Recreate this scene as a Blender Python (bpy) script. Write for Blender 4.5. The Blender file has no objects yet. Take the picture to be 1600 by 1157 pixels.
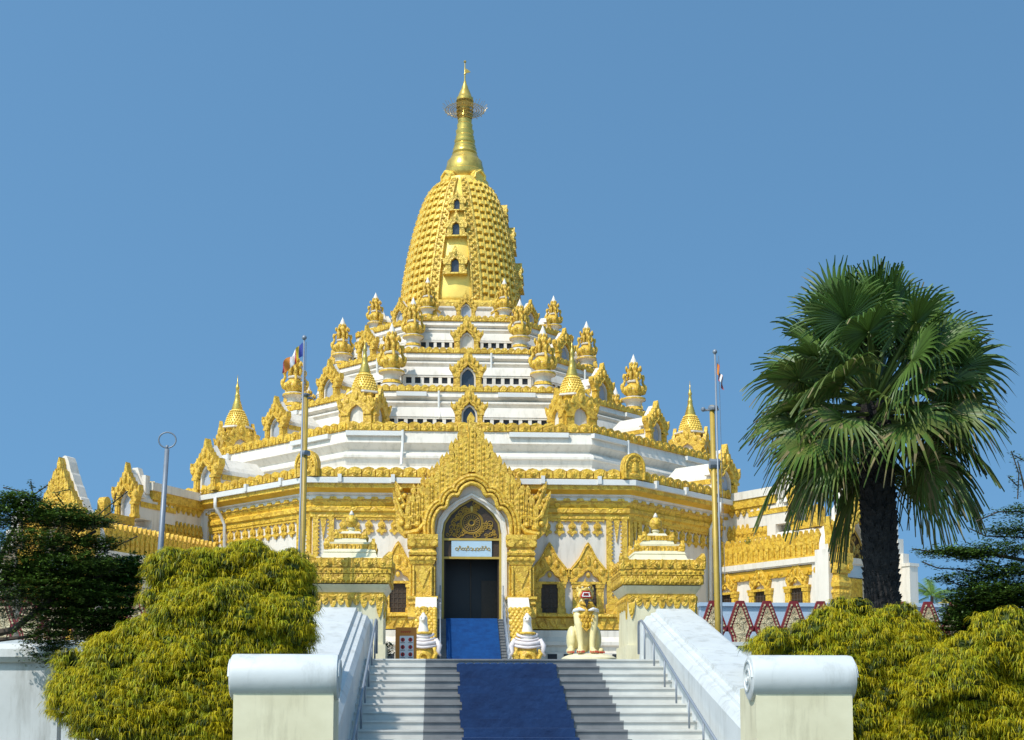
import bpy, bmesh, math, random
from mathutils import Vector, Matrix, Quaternion
R = math.radians
random.seed(7)
SC = bpy.context.scene
COL = SC.collection
# ---------------------------------------------------------------- camera
FPX = 2172.0; YAW = 3.11; PITCH = 5.0; EYE = 1.6; HORIZON = 1120.0; PCY = HORIZON - FPX*math.tan(R(PITCH))
cam_d = bpy.data.cameras.new('camera'); cam = bpy.data.objects.new('camera', cam_d); COL.objects.link(cam)
cam.location = (0, 0, EYE); cam.rotation_euler = (R(90+PITCH), 0, R(-YAW))
cam_d.sensor_width = 36; cam_d.lens = FPX/1600*36; cam_d.shift_y = (PCY-578.5)/1600
cam_d.clip_start = 0.2; cam_d.clip_end = 12000
SC.camera = cam
# ---------------------------------------------------------------- light
SUN_AZ, SUN_EL = 43.0, 51.0      # azimuth measured from behind the camera towards the left
sv = Vector((-math.sin(R(SUN_AZ))*math.cos(R(SUN_EL)), -math.cos(R(SUN_AZ))*math.cos(R(SUN_EL)), math.sin(R(SUN_EL))))
w = bpy.data.worlds.new('World'); SC.world = w; w.use_nodes = True
nt = w.node_tree; bg = nt.nodes['Background']
sky = nt.nodes.new('ShaderNodeTexSky'); sky.sky_type = 'NISHITA'; sky.sun_disc = False
sky.sun_elevation = R(SUN_EL); sky.sun_rotation = math.atan2(sv.x, sv.y)
sky.air_density = 1.0; sky.dust_density = 0.9; sky.ozone_density = 1.6
tc = nt.nodes.new('ShaderNodeTexCoord'); mp = nt.nodes.new('ShaderNodeMapping')
mp.inputs['Location'].default_value = (0, 0, 0.42); mp.inputs['Scale'].default_value = (1, 1, 0.62)
nt.links.new(tc.outputs['Generated'], mp.inputs['Vector']); nt.links.new(mp.outputs['Vector'], sky.inputs['Vector'])
tint = nt.nodes.new('ShaderNodeMix'); tint.data_type = 'RGBA'; tint.blend_type = 'MULTIPLY'; tint.inputs['Factor'].default_value = 1.0
tint.inputs[7].default_value = (.86, 1.22, 1.22, 1); nt.links.new(sky.outputs['Color'], tint.inputs[6]); nt.links.new(tint.outputs[2], bg.inputs['Color']); bg.inputs['Strength'].default_value = 0.15
sl = bpy.data.lights.new('sun', 'SUN'); sun = bpy.data.objects.new('sun', sl); COL.objects.link(sun)
sl.energy = 3.5; sl.angle = R(0.53); sl.color = (1.0, 0.955, 0.89)
sun.rotation_euler = (-sv).to_track_quat('-Z', 'Y').to_euler(); sun.location = (-30, -30, 60)
SC.view_settings.view_transform = 'Standard'; SC.view_settings.look = 'None'; SC.view_settings.exposure = 0.22; SC.view_settings.gamma = 1
# ---------------------------------------------------------------- helpers
def at(px, py, Y):
    """world point seen at photo pixel (px, py) lying at distance Y"""
    p, q = R(PITCH), R(YAW)
    a = (px-800)/FPX; b = -(py-PCY)/FPX
    f = Vector((math.sin(q)*math.cos(p), math.cos(q)*math.cos(p), math.sin(p)))
    r = Vector((math.cos(q), -math.sin(q), 0)); u = Vector((-math.sin(q)*math.sin(p), -math.cos(q)*math.sin(p), math.cos(p)))
    d = f + a*r + b*u
    return Vector((0, 0, EYE)) + d*(Y/d.y)
def zat(py, Y, px=730): return at(px, py, Y).z
class MB:
    def __init__(s, T=None): s.v = []; s.f = []; s.m = []; s.T = T; s.mi = 0
    def pt(s, p):
        p = Vector(p)
        s.v.append(s.T @ p if s.T is not None else p); return len(s.v)-1
    def face(s, idx): s.f.append(tuple(idx)); s.m.append(s.mi)
    def quad(s, a, b, c, d): s.face([s.pt(a), s.pt(b), s.pt(c), s.pt(d)])
    def box(s, x0, x1, y0, y1, z0, z1, top=1.0):
        cx, cy = (x0+x1)/2, (y0+y1)/2; X0, X1, Y0, Y1 = cx+(x0-cx)*top, cx+(x1-cx)*top, cy+(y0-cy)*top, cy+(y1-cy)*top
        i = [s.pt(p) for p in ((x0,y0,z0),(x1,y0,z0),(x1,y1,z0),(x0,y1,z0),(X0,Y0,z1),(X1,Y0,z1),(X1,Y1,z1),(X0,Y1,z1))]
        for q in ((3,2,1,0),(4,5,6,7),(0,1,5,4),(1,2,6,5),(2,3,7,6),(3,0,4,7)): s.face([i[k] for k in q])
    def poly(s, pts, y0, y1, ax='y'):
        """extrude a closed outline given in (x,z) from depth y0 to y1"""
        g = (lambda a, b, c: (a, c, b)) if ax == 'y' else ((lambda a, b, c: (c, a, b)) if ax == 'x' else (lambda a, b, c: (a, b, c)))
        A = [s.pt(g(a, b, y0)) for a, b in pts]; B = [s.pt(g(a, b, y1)) for a, b in pts]; n = len(pts)
        s.face(A); s.face(B[::-1])
        for k in range(n): s.face((A[k], B[k], B[(k+1) % n], A[(k+1) % n]))
    def lathe(s, prof, n=24, c=(0, 0), rot=0.0, cap=True, sc=1.0, closed=False):
        rings = []
        for r, z in prof: rings.append([s.pt((c[0]+r*sc*math.cos(rot+2*math.pi*k/n), c[1]+r*sc*math.sin(rot+2*math.pi*k/n), z)) for k in range(n)])
        for a, b in zip(rings, rings[1:]):
            for k in range(n): s.face((a[k], a[(k+1) % n], b[(k+1) % n], b[k]))
        if cap and not closed: s.face(rings[0][::-1]); s.face(rings[-1])
        if closed:
            a, b = rings[-1], rings[0]
            for k in range(n): s.face((a[k], a[(k+1) % n], b[(k+1) % n], b[k]))
    def octa(s, prof, **k): s.lathe(prof, 8, rot=R(22.5), sc=1/math.cos(R(22.5)), **k)
    def tube(s, pts, r, n=6, cap=True):
        pts = [Vector(p) for p in pts]; m = len(pts)
        rs = r if isinstance(r, (list, tuple)) else [r]*m
        rings = []; ref = None
        for i, p in enumerate(pts):
            t = (pts[min(i+1, m-1)]-pts[max(i-1, 0)])
            t = t.normalized() if t.length > 1e-9 else Vector((0, 0, 1))
            if ref is None or abs(ref.dot(t)) > 0.95: ref = Vector((0, 0, 1)) if abs(t.z) < .9 else Vector((1, 0, 0))
            a = (ref-t*ref.dot(t)).normalized(); b = t.cross(a); ref = a
            rings.append([s.pt(p+(a*math.cos(2*math.pi*k/n)+b*math.sin(2*math.pi*k/n))*rs[i]) for k in range(n)])
        for a, b in zip(rings, rings[1:]):
            for k in range(n): s.face((a[k], a[(k+1) % n], b[(k+1) % n], b[k]))
        if cap: s.face(rings[0][::-1]); s.face(rings[-1])
    def ball(s, c, r, n=10, m=7, rot=None):
        r = r if isinstance(r, (list, tuple)) else (r, r, r); c = Vector(c)
        def g(x, y, z):
            v = Vector((x*r[0], y*r[1], z*r[2]))
            if rot is not None: v = rot @ v
            return s.pt(c+v)
        top = g(0, 0, 1); bot = g(0, 0, -1); rings = []
        for j in range(1, m):
            t = math.pi*j/m
            rings.append([g(math.sin(t)*math.cos(2*math.pi*k/n), math.sin(t)*math.sin(2*math.pi*k/n), math.cos(t)) for k in range(n)])
        for k in range(n):
            s.face((top, rings[0][k], rings[0][(k+1) % n])); s.face((bot, rings[-1][(k+1) % n], rings[-1][k]))
            for a, b in zip(rings, rings[1:]): s.face((a[k], b[k], b[(k+1) % n], a[(k+1) % n]))
    def disc(s, x, z, r, y0, y1, n=14): s.poly([(x+r*math.cos(2*math.pi*k/n), z+r*math.sin(2*math.pi*k/n)) for k in range(n)], y0, y1)
    def build(s, name, mats, parent=None, smooth=False, loc=None, rotz=0.0, bevel=0):
        """one mesh object; the vertices are in world space unless loc is given, then local to loc"""
        me = bpy.data.meshes.new(name); off = Vector((0, 0, 0))
        if loc is None and parent is not None: off = wloc(parent)
        me.from_pydata([tuple(v-off) for v in s.v], [], s.f)
        if not isinstance(mats, (list, tuple)): mats = [mats]
        for m in mats: me.materials.append(m)
        if any(s.m): me.polygons.foreach_set('material_index', s.m)
        if smooth: me.polygons.foreach_set('use_smooth', [True]*len(me.polygons))
        me.update()
        o = bpy.data.objects.new(name, me); COL.objects.link(o)
        if parent is not None: o.parent = parent
        if loc is not None: o.location = Vector(loc) - (wloc(parent) if parent is not None else Vector((0, 0, 0))); o.rotation_euler = (0, 0, rotz)
        if smooth == 'auto':
            try:
                me.set_sharp_from_angle(angle=R(38))
            except Exception: pass
        return o
def wloc(o):
    l = Vector(o.location)
    while o.parent is not None: o = o.parent; l = l + Vector(o.location)
    return l
def tag(o, label, cat, group=None, kind=None):
    o['label'] = label; o['category'] = cat
    if group: o['group'] = group
    if kind: o['kind'] = kind
    return o
def struct(o, label=None):
    o['kind'] = 'structure'
    return o
def thing(name, label, cat, loc, group=None):
    o = bpy.data.objects.new(name, None); COL.objects.link(o); o.location = loc; o.empty_display_size = .3
    return tag(o, label, cat, group)
def dup(o, parent, loc=None, rotz=None, world_parent=None):
    """copy of an object and of its children, mesh data shared"""
    c = o.copy(); COL.objects.link(c); c.parent = parent
    if loc is not None: c.location = Vector(loc) - (wloc(parent) if parent is not None else Vector((0, 0, 0)))
    if rotz is not None: c.rotation_euler = (0, 0, rotz)
    for ch in list(o.children):
        d = ch.copy(); COL.objects.link(d); d.parent = c
        for g in list(ch.children):
            e = g.copy(); COL.objects.link(e); e.parent = d
    return c
def TR(loc, rz=0.0, sc=1.0, mx=False):
    return Matrix.Translation(Vector(loc)) @ Matrix.Rotation(rz, 4, 'Z') @ Matrix.Diagonal((sc*(-1 if mx else 1), sc, sc, 1))
# ---------------------------------------------------------------- materials
def mat(name, col, rough=.6, metal=0.0, var=0.12, vscale=1.5, bump=0.0, bscale=8.0, col2=None, spec=.5, kind='noise', detail=4, bdist=.03, streak=False, stain=0):
    m = bpy.data.materials.new(name); m.use_nodes = True; n = m.node_tree; N = n.nodes; L = n.links
    p = N['Principled BSDF']; p.inputs['Roughness'].default_value = rough; p.inputs['Metallic'].default_value = metal
    p.inputs['Specular IOR Level'].default_value = spec
    tc = N.new('ShaderNodeTexCoord'); src = tc.outputs['Object']
    if streak:
        mpn = N.new('ShaderNodeMapping'); mpn.inputs['Scale'].default_value = (1, 1, .22); L.new(src, mpn.inputs['Vector']); vs = mpn.outputs['Vector']
    else: vs = src
    t = N.new('ShaderNodeTexNoise'); t.inputs['Scale'].default_value = vscale; t.inputs['Detail'].default_value = detail; t.inputs['Roughness'].default_value = .62
    L.new(vs, t.inputs['Vector'])
    r = N.new('ShaderNodeValToRGB'); r.color_ramp.elements[0].position = .32; r.color_ramp.elements[1].position = .68
    c2 = col2 if col2 else tuple(c*(1-var*1.6) for c in col)
    r.color_ramp.elements[0].color = (*c2, 1); r.color_ramp.elements[1].color = (*col, 1)
    L.new(t.outputs['Fac'], r.inputs['Fac']); L.new(r.outputs['Color'], p.inputs['Base Color'])
    if stain:                       # rain streaks and patches of old grime with shapes of their own
        ms = N.new('ShaderNodeMapping'); ms.inputs['Scale'].default_value = (2.2, 2.2, .35); L.new(src, ms.inputs['Vector'])
        ts = N.new('ShaderNodeTexNoise'); ts.inputs['Scale'].default_value = 1.6; ts.inputs['Detail'].default_value = 9; ts.inputs['Roughness'].default_value = .7; L.new(ms.outputs['Vector'], ts.inputs['Vector'])
        rs = N.new('ShaderNodeValToRGB'); rs.color_ramp.elements[0].position = .50; rs.color_ramp.elements[1].position = .74; rs.color_ramp.elements[0].color = (1, 1, 1, 1); rs.color_ramp.elements[1].color = (.45, .43, .38, 1); L.new(ts.outputs['Fac'], rs.inputs['Fac'])
        m5 = N.new('ShaderNodeMix'); m5.data_type = 'RGBA'; m5.blend_type = 'MULTIPLY'; m5.inputs['Factor'].default_value = stain; L.new(r.outputs['Color'], m5.inputs[6]); L.new(rs.outputs['Color'], m5.inputs[7]); L.new(m5.outputs[2], p.inputs['Base Color'])
    if bump:
        b = N.new('ShaderNodeBump'); b.inputs['Strength'].default_value = bump; b.inputs['Distance'].default_value = bdist
        if kind == 'carved':
            nz = N.new('ShaderNodeTexNoise'); nz.inputs['Scale'].default_value = bscale*.5; nz.inputs['Detail'].default_value = 2; L.new(src, nz.inputs['Vector'])
            mx = N.new('ShaderNodeMix'); mx.data_type = 'VECTOR'; mx.inputs['Factor'].default_value = .22
            L.new(src, mx.inputs[4]); L.new(nz.outputs['Color'], mx.inputs[5])
            v = N.new('ShaderNodeTexVoronoi'); v.feature = 'SMOOTH_F1'; v.inputs['Scale'].default_value = bscale; v.inputs['Smoothness'].default_value = .35
            L.new(mx.outputs[1], v.inputs['Vector'])
            wv = N.new('ShaderNodeMath'); wv.operation = 'MULTIPLY'; wv.inputs[1].default_value = 16.0; L.new(v.outputs['Distance'], wv.inputs[0])
            sn = N.new('ShaderNodeMath'); sn.operation = 'SINE'; L.new(wv.outputs[0], sn.inputs[0])
            ad = N.new('ShaderNodeMath'); ad.operation = 'MULTIPLY_ADD'; ad.inputs[1].default_value = .28; L.new(sn.outputs[0], ad.inputs[0])
            ng = N.new('ShaderNodeMath'); ng.operation = 'MULTIPLY'; ng.inputs[1].default_value = -1.6; L.new(v.outputs['Distance'], ng.inputs[0])
            L.new(ng.outputs[0], ad.inputs[2]); L.new(ad.outputs[0], b.inputs['Height'])
            # crevice shade put into the colour: cut lines of the carving tinted brown
            rr = N.new('ShaderNodeValToRGB'); rr.color_ramp.elements[0].position = .0; rr.color_ramp.elements[1].position = .45
            rr.color_ramp.elements[0].color = (.50, .40, .30, 1); rr.color_ramp.elements[1].color = (1, 1, 1, 1)
            a5 = N.new('ShaderNodeMath'); a5.operation = 'ADD'; a5.inputs[1].default_value = 1.0; L.new(ad.outputs[0], a5.inputs[0]); L.new(a5.outputs[0], rr.inputs['Fac'])
            mc = N.new('ShaderNodeMix'); mc.data_type = 'RGBA'; mc.blend_type = 'MULTIPLY'; mc.inputs['Factor'].default_value = .55
            L.new(r.outputs['Color'], mc.inputs[6]); L.new(rr.outputs['Color'], mc.inputs[7]); L.new(mc.outputs[2], p.inputs['Base Color'])
        else:
            t2 = N.new('ShaderNodeTexNoise'); t2.inputs['Scale'].default_value = bscale; t2.inputs['Detail'].default_value = 5
            L.new(src, t2.inputs['Vector']); L.new(t2.outputs['Fac'], b.inputs['Height'])
        L.new(b.outputs['Normal'], p.inputs['Normal'])
    return m
def leafmat(name, col, var=.3, trans=.25, rough=.5):
    m = bpy.data.materials.new(name); m.use_nodes = True; N = m.node_tree.nodes; L = m.node_tree.links
    p = N['Principled BSDF']; p.inputs['Roughness'].default_value = rough; p.inputs['Specular IOR Level'].default_value = .35
    g = N.new('ShaderNodeNewGeometry'); hs = N.new('ShaderNodeHueSaturation'); hs.inputs['Color'].default_value = (*col, 1)
    mr = N.new('ShaderNodeMapRange'); mr.inputs['To Min'].default_value = 1-var; mr.inputs['To Max'].default_value = 1+var
    L.new(g.outputs['Random Per Island'], mr.inputs['Value']); L.new(mr.outputs['Result'], hs.inputs['Value']); L.new(hs.outputs['Color'], p.inputs['Base Color'])
    tr = N.new('ShaderNodeBsdfTranslucent'); L.new(hs.outputs['Color'], tr.inputs['Color']); mx = N.new('ShaderNodeMixShader'); mx.inputs[0].default_value = trans
    L.new(p.outputs[0], mx.inputs[1]); L.new(tr.outputs[0], mx.inputs[2]); L.new(mx.outputs[0], N['Material Output'].inputs['Surface'])
    return m
GOLD = mat('carved_gold_paint', (.82, .535, .065), .48, .06, var=.2, vscale=1.2, bump=.6, bscale=4.5, kind='carved', bdist=.05, col2=(.70, .43, .035))
GOLDF = mat('fine_carved_gold_paint', (.82, .535, .07), .48, .06, var=.2, vscale=2.5, bump=.6, bscale=8, kind='carved', bdist=.03, col2=(.68, .42, .035))
AMBER = mat('smooth_amber_paint', (.74, .43, .035), .42, .06, var=.15, vscale=1.5, bump=.4, bscale=9, bdist=.03)
LEAF = mat('gold_leaf', (.95, .67, .13), .36, .15, var=.12, vscale=1.4, bump=.35, bscale=14, bdist=.03)
LEAFC = mat('carved_gold_leaf', (.90, .61, .10), .42, .12, var=.15, vscale=1.4, bump=.6, bscale=6, kind='carved', bdist=.05)
WHITE = mat('weathered_white_paint', (.78, .715, .62), .62, 0, var=.07, vscale=.8, bump=.15, bscale=5, streak=True, stain=.5, col2=(.69, .63, .53), detail=7)
WHITEB = mat('cool_white_paint', (.66, .68, .67), .5, 0, vscale=1.1, bump=.12, bscale=6, stain=.6, col2=(.58, .60, .59), detail=8)
LIONC = mat('lion_cream_paint', (.80, .70, .38), .4, 0, vscale=3, bump=.1, col2=(.70, .60, .30))
LIONG = mat('lion_pale_gold_paint', (.78, .60, .20), .4, 0, vscale=4, bump=.1, col2=(.66, .48, .13))
CREAM = mat('cream_paint', (.78, .72, .50), .6, 0, stain=.5, vscale=1.3, bump=.1, bscale=6, col2=(.66, .60, .40), detail=7)
GREYW = mat('pale_grey_panel', (.42, .45, .50), .5, 0, vscale=1.5)
BLACKG = mat('dark_window_opening', (.012, .016, .022), .6, 0)
DARKG = mat('dark_door_glass', (.012, .012, .014), .12, 0)
BROWN = mat('dark_teak_lattice', (.05, .028, .012), .5, 0, bump=.5, bscale=18)
DARKW = mat('hall_shade_black', (.012, .012, .014), .5, 0)  # near-black colour stands in for the shade inside the porch
MARB = mat('light_marble_steps', (.66, .65, .60), .35, 0, vscale=1.6, bump=.05, col2=(.50, .49, .455), detail=9)
GRAN = mat('grey_granite_steps', (.235, .235, .235), .4, 0, vscale=2.2, col2=(.16, .16, .165), detail=9)
BURN = mat('burnished_gold', (.80, .55, .12), .30, .6, var=.2, vscale=2.5, bump=.25, bscale=9, bdist=.02)
CARP = mat('blue_carpet', (.006, .085, .28), .95, 0, vscale=3, bump=.6, bscale=60, bdist=.01, col2=(.004, .055, .20))
CARPD = mat('navy_blue_carpet', (.008, .040, .13), .95, 0, vscale=1.1, bump=.5, bscale=7, bdist=.05, col2=(.004, .022, .08), detail=9)
STEEL = mat('stainless_steel', (.26, .29, .33), .5, .3, var=.05)
GALV = mat('grey_painted_pole', (.22, .25, .29), .45, .2, vscale=3)
POLEG = mat('gold_painted_pole', (.50, .34, .06), .45, .15, vscale=3)
TILE = mat('plaza_tiles', (.48, .47, .44), .5, 0, vscale=2, col2=(.38, .37, .35))
SOIL = mat('dry_ground', (.16, .13, .08), .95, 0, vscale=.4, bump=.4, bscale=3, col2=(.07, .09, .035), detail=8)
RED = mat('dark_red_paint', (.20, .015, .02), .5, 0, vscale=4)
CREAMC = mat('carved_cream_relief', (.62, .52, .32), .6, 0, bump=.9, bscale=9, kind='carved', bdist=.05)
BLUEW = mat('pale_blue_wall_paint', (.40, .50, .60), .6, 0, vscale=.7, bump=.1, col2=(.35, .44, .54), detail=7)
BARK = mat('dark_palm_bark', (.035, .028, .025), .9, 0, vscale=5, bump=1, bscale=11, bdist=.06, col2=(.012, .010, .010))
BARK2 = mat('brown_bark', (.07, .05, .035), .9, 0, vscale=5, bump=1, bscale=12)
SAFF = mat('orange_board', (.60, .22, .03), .5, 0, var=.05)
PAPER = mat('white_panel', (.75, .76, .78), .4, 0, var=.03)
REDP = mat('red_paint', (.55, .02, .02), .45, 0, var=.05)
INK = mat('black_ink', (.02, .02, .02), .6, 0)
GILT = mat('gilt_lines', (.50, .34, .08), .4, .5, var=.1)
SIGNB = mat('pale_blue_sign_board', (.42, .56, .66), .35, 0, var=.05)
PLASW = mat('white_drain_pipe', (.72, .70, .65), .45, 0, var=.05)
PINK = mat('pale_pink_white_paint', (.74, .66, .64), .5, 0, vscale=6, bump=.3, bscale=12)
L_YEL = leafmat('yellow_green_needles', (.60, .50, .013), .3, .4)
L_YG = leafmat('mid_green_needles', (.36, .38, .014), .35, .3)
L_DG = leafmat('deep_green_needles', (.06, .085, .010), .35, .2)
L_PALM = leafmat('palm_green', (.085, .15, .028), .35, .2, .42)
L_PALM2 = leafmat('olive_palm_green', (.125, .165, .035), .35, .22, .5)
L_TAN = leafmat('dry_palm_tips', (.24, .20, .09), .30, .2, .6)
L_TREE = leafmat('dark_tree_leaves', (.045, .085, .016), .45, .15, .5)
L_TREE2 = leafmat('lit_tree_leaves', (.12, .21, .03), .45, .2, .5)  # lighter twin of the dark leaves, sunlight put into the colour
L_FERN = leafmat('bright_fern_green', (.04, .13, .01), .35, .25, .5)
# ================================================================ setting
mb = MB(); mb.quad((-3000, -60, 0), (3000, -60, 0), (3000, 6000, 0), (-3000, 6000, 0)); struct(mb.build('ground', SOIL))
XC = 1.7; YT = 84.0; XT = at(725, 600, YT).x
YE = 31.0                                   # front edge of the plaza
ZP = zat(1030, YE)                          # plaza level
mb = MB()
mb.box(-60, 70, 42.0, 130, 0, ZP-.004); mb.box(XC-5.3, XC+5.3, YE+.3, 42.0, 0, ZP-.004); struct(mb.build('plaza', TILE))
# lower flight: marble at the sides, granite in the middle
HW = 3.29; NR = 17; RI = ZP/NR; TD = .56
mb = MB(); mg = MB(); ml = MB()
for k in range(NR-0):
    y0 = YE-(k)*TD; zt = ZP-k*RI
    if k == 0: y0 = YE; y1 = YE+.6
    else: y1 = y0+TD
    for m, a, b in ((ml, XC-HW, at(665, 1040, YE).x), (mg, at(665, 1040, YE).x, at(932, 1040, YE).x), (mb, at(932, 1040, YE).x, XC+HW)):
        m.box(a+(.0015 if m is mg else 0), b-(.0015 if m is mg else 0), y0, y1, max(0, zt-RI*1.0)-(.3 if k < NR-1 else 0), zt-.035)
        m.box(a+(.0015 if m is mg else 0), b-(.0015 if m is mg else 0), y0-.035, y1-.003, zt-.034, zt)
root = thing('stone_staircase', 'wide lower flight of pale marble steps with a grey granite middle band', 'staircase', (XC, YE, 0))
ml.build('marble_steps', MARB, root); mb.build('marble_steps', MARB, root); mg.build('granite_steps', GRAN, root)
# carpet on the lower flight
mb = MB(); xa, xb = at(716, 1045, YE-.6).x, at(868, 1045, YE-.6).x
for k in range(1, NR):
    y0 = YE-k*TD-.045; zt = ZP-k*RI+.012
    i = .035*math.sin(k*1.9)
    mb.box(xa-i, xb+i*.6, y0, y0+TD-.01, zt, zt+.02); mb.box(xa-i, xb+i*.6, y0-.02, y0-.001, zt-RI+.02, zt+.02)
for k in range(12): mb.ball((xa+(xb-xa)*(k+.5)/12, YE-TD+.40, ZP-RI+.035), ((xb-xa)/20, .07, .05), 8, 5)
tag(mb.build('stair_carpet', CARPD), 'dark navy blue carpet draped down the wide lower marble steps', 'carpet')
# handrails of the lower flight
def rail(x, name, label):
    mb = MB(); pts = []
    y0, z0 = YE+1.9, ZP+.95
    pts = [(x, y0, z0-.75), (x, y0, z0-.08), (x, y0-.08, z0+.02), (x, y0-.5, z0+.02)]
    yb = YE-8.6; zb = z0-.27-(y0-yb-.5)*RI/TD*.93
    pts += [(x, y0-.9, z0-.10), (x, yb, zb), (x, yb-.1, zb-.9)]
    mb.tube(pts, .028, 8)
    for k in range(7):
        y = y0-.95-k*1.4; zt = z0-.10-(y0-.9-y)*(z0-.10-zb)/(y0-.9-yb); zg = ZP-(max(0, YE-y))*RI/TD
        mb.tube([(x, y, zg-.1), (x, y, zt)], .02, 6)
    mb2 = MB()
    return tag(mb.build(name, STEEL, smooth=True), label, 'handrail', 'steel handrails of the lower steps')
rail(XC-HW+.18, 'handrail', 'steel handrail beside the left white balustrade of the lower steps')
rail(XC+HW-.18, 'handrail', 'steel handrail beside the right white balustrade of the lower steps')
# white sloping balustrades with scroll ends
def balustrade(sg, label):
    cx = XC+sg*(HW+.74)
    root = thing('stair_balustrade', label, 'balustrade', (cx, 27, 0), 'white balustrades of the lower steps')
    yt, yb = 33.35, 22.0
    z_in_t = zat(963, 33.35, 1007); sl = .235
    def prof(z):  # (x offset, z) cross section of the coping
        return [(-.74, z-3.2), (-.74, z-.12), (-.66, z), (-.56, z+.015), (-.54, z+.07), (-.44, z+.09), (-.41, z+.18), (.41, z+.18), (.44, z+.09), (.54, z+.07), (.56, z+.015), (.66, z), (.74, z-.12), (.74, z-3.2)]
    mb = MB(); A = []; 
    secs = [(yt, z_in_t), (yb, z_in_t-(yt-yb)*sl)]
    for y, z in secs: A.append([mb.pt((cx+a, y, max(b, -0.05))) for a, b in prof(z)])
    n = len(A[0])
    for k in range(n-1): mb.face((A[0][k], A[1][k], A[1][k+1], A[0][k+1]))
    mb.face(A[0]); mb.face(A[1][::-1])
    mb.box(cx-.80, cx+.80, yt-.02, yt+.25, 0, z_in_t-.1)
    mb.build('sloping_coping', WHITEB, root)
    # scroll: horizontal roll lying across the foot
    zc = zat(1022, 21.5)-.36
    cc = (cx, 21.7, zc); m2 = MB(); rr = .36
    pr = [(0, -.83), (rr-.05, -.83), (rr-.01, -.81), (rr, -.76), (rr, .76), (rr-.01, .81), (rr-.05, .83), (0, .83)]
    n = 28; rings = []
    for r_, a in pr: rings.append([m2.pt((cc[0]+a, cc[1]+r_*math.cos(2*math.pi*k/n), cc[2]+r_*math.sin(2*math.pi*k/n))) for k in range(n)])
    for a, b in zip(rings, rings[1:]):
        for k in range(n): m2.face((a[k], a[(k+1) % n], b[(k+1) % n], b[k]))
    for e in (-1, 1):        # volute on each end
        sp = [(cc[0]+e*.83, cc[1]-(.30-.27*t/40)*math.cos(t*.33), cc[2]+(.30-.27*t/40)*math.sin(t*.33)) for t in range(40)]
        m2.tube(sp, .025, 5)
    m2.build('scroll_end', WHITEB, root, smooth='auto')
    m3 = MB(); m3.box(cx-.76, cx+.76, 21.45, 22.6, 0, zc-.15); m3.box(cx-.82, cx+.82, 21.4, 22.65, 0, .25); m3.build('plinth', CREAM, root)
balustrade(-1, 'white sloping balustrade with scroll end, left of the lower steps')
balustrade(1, 'white sloping balustrade with scroll end, right of the lower steps')
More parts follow.
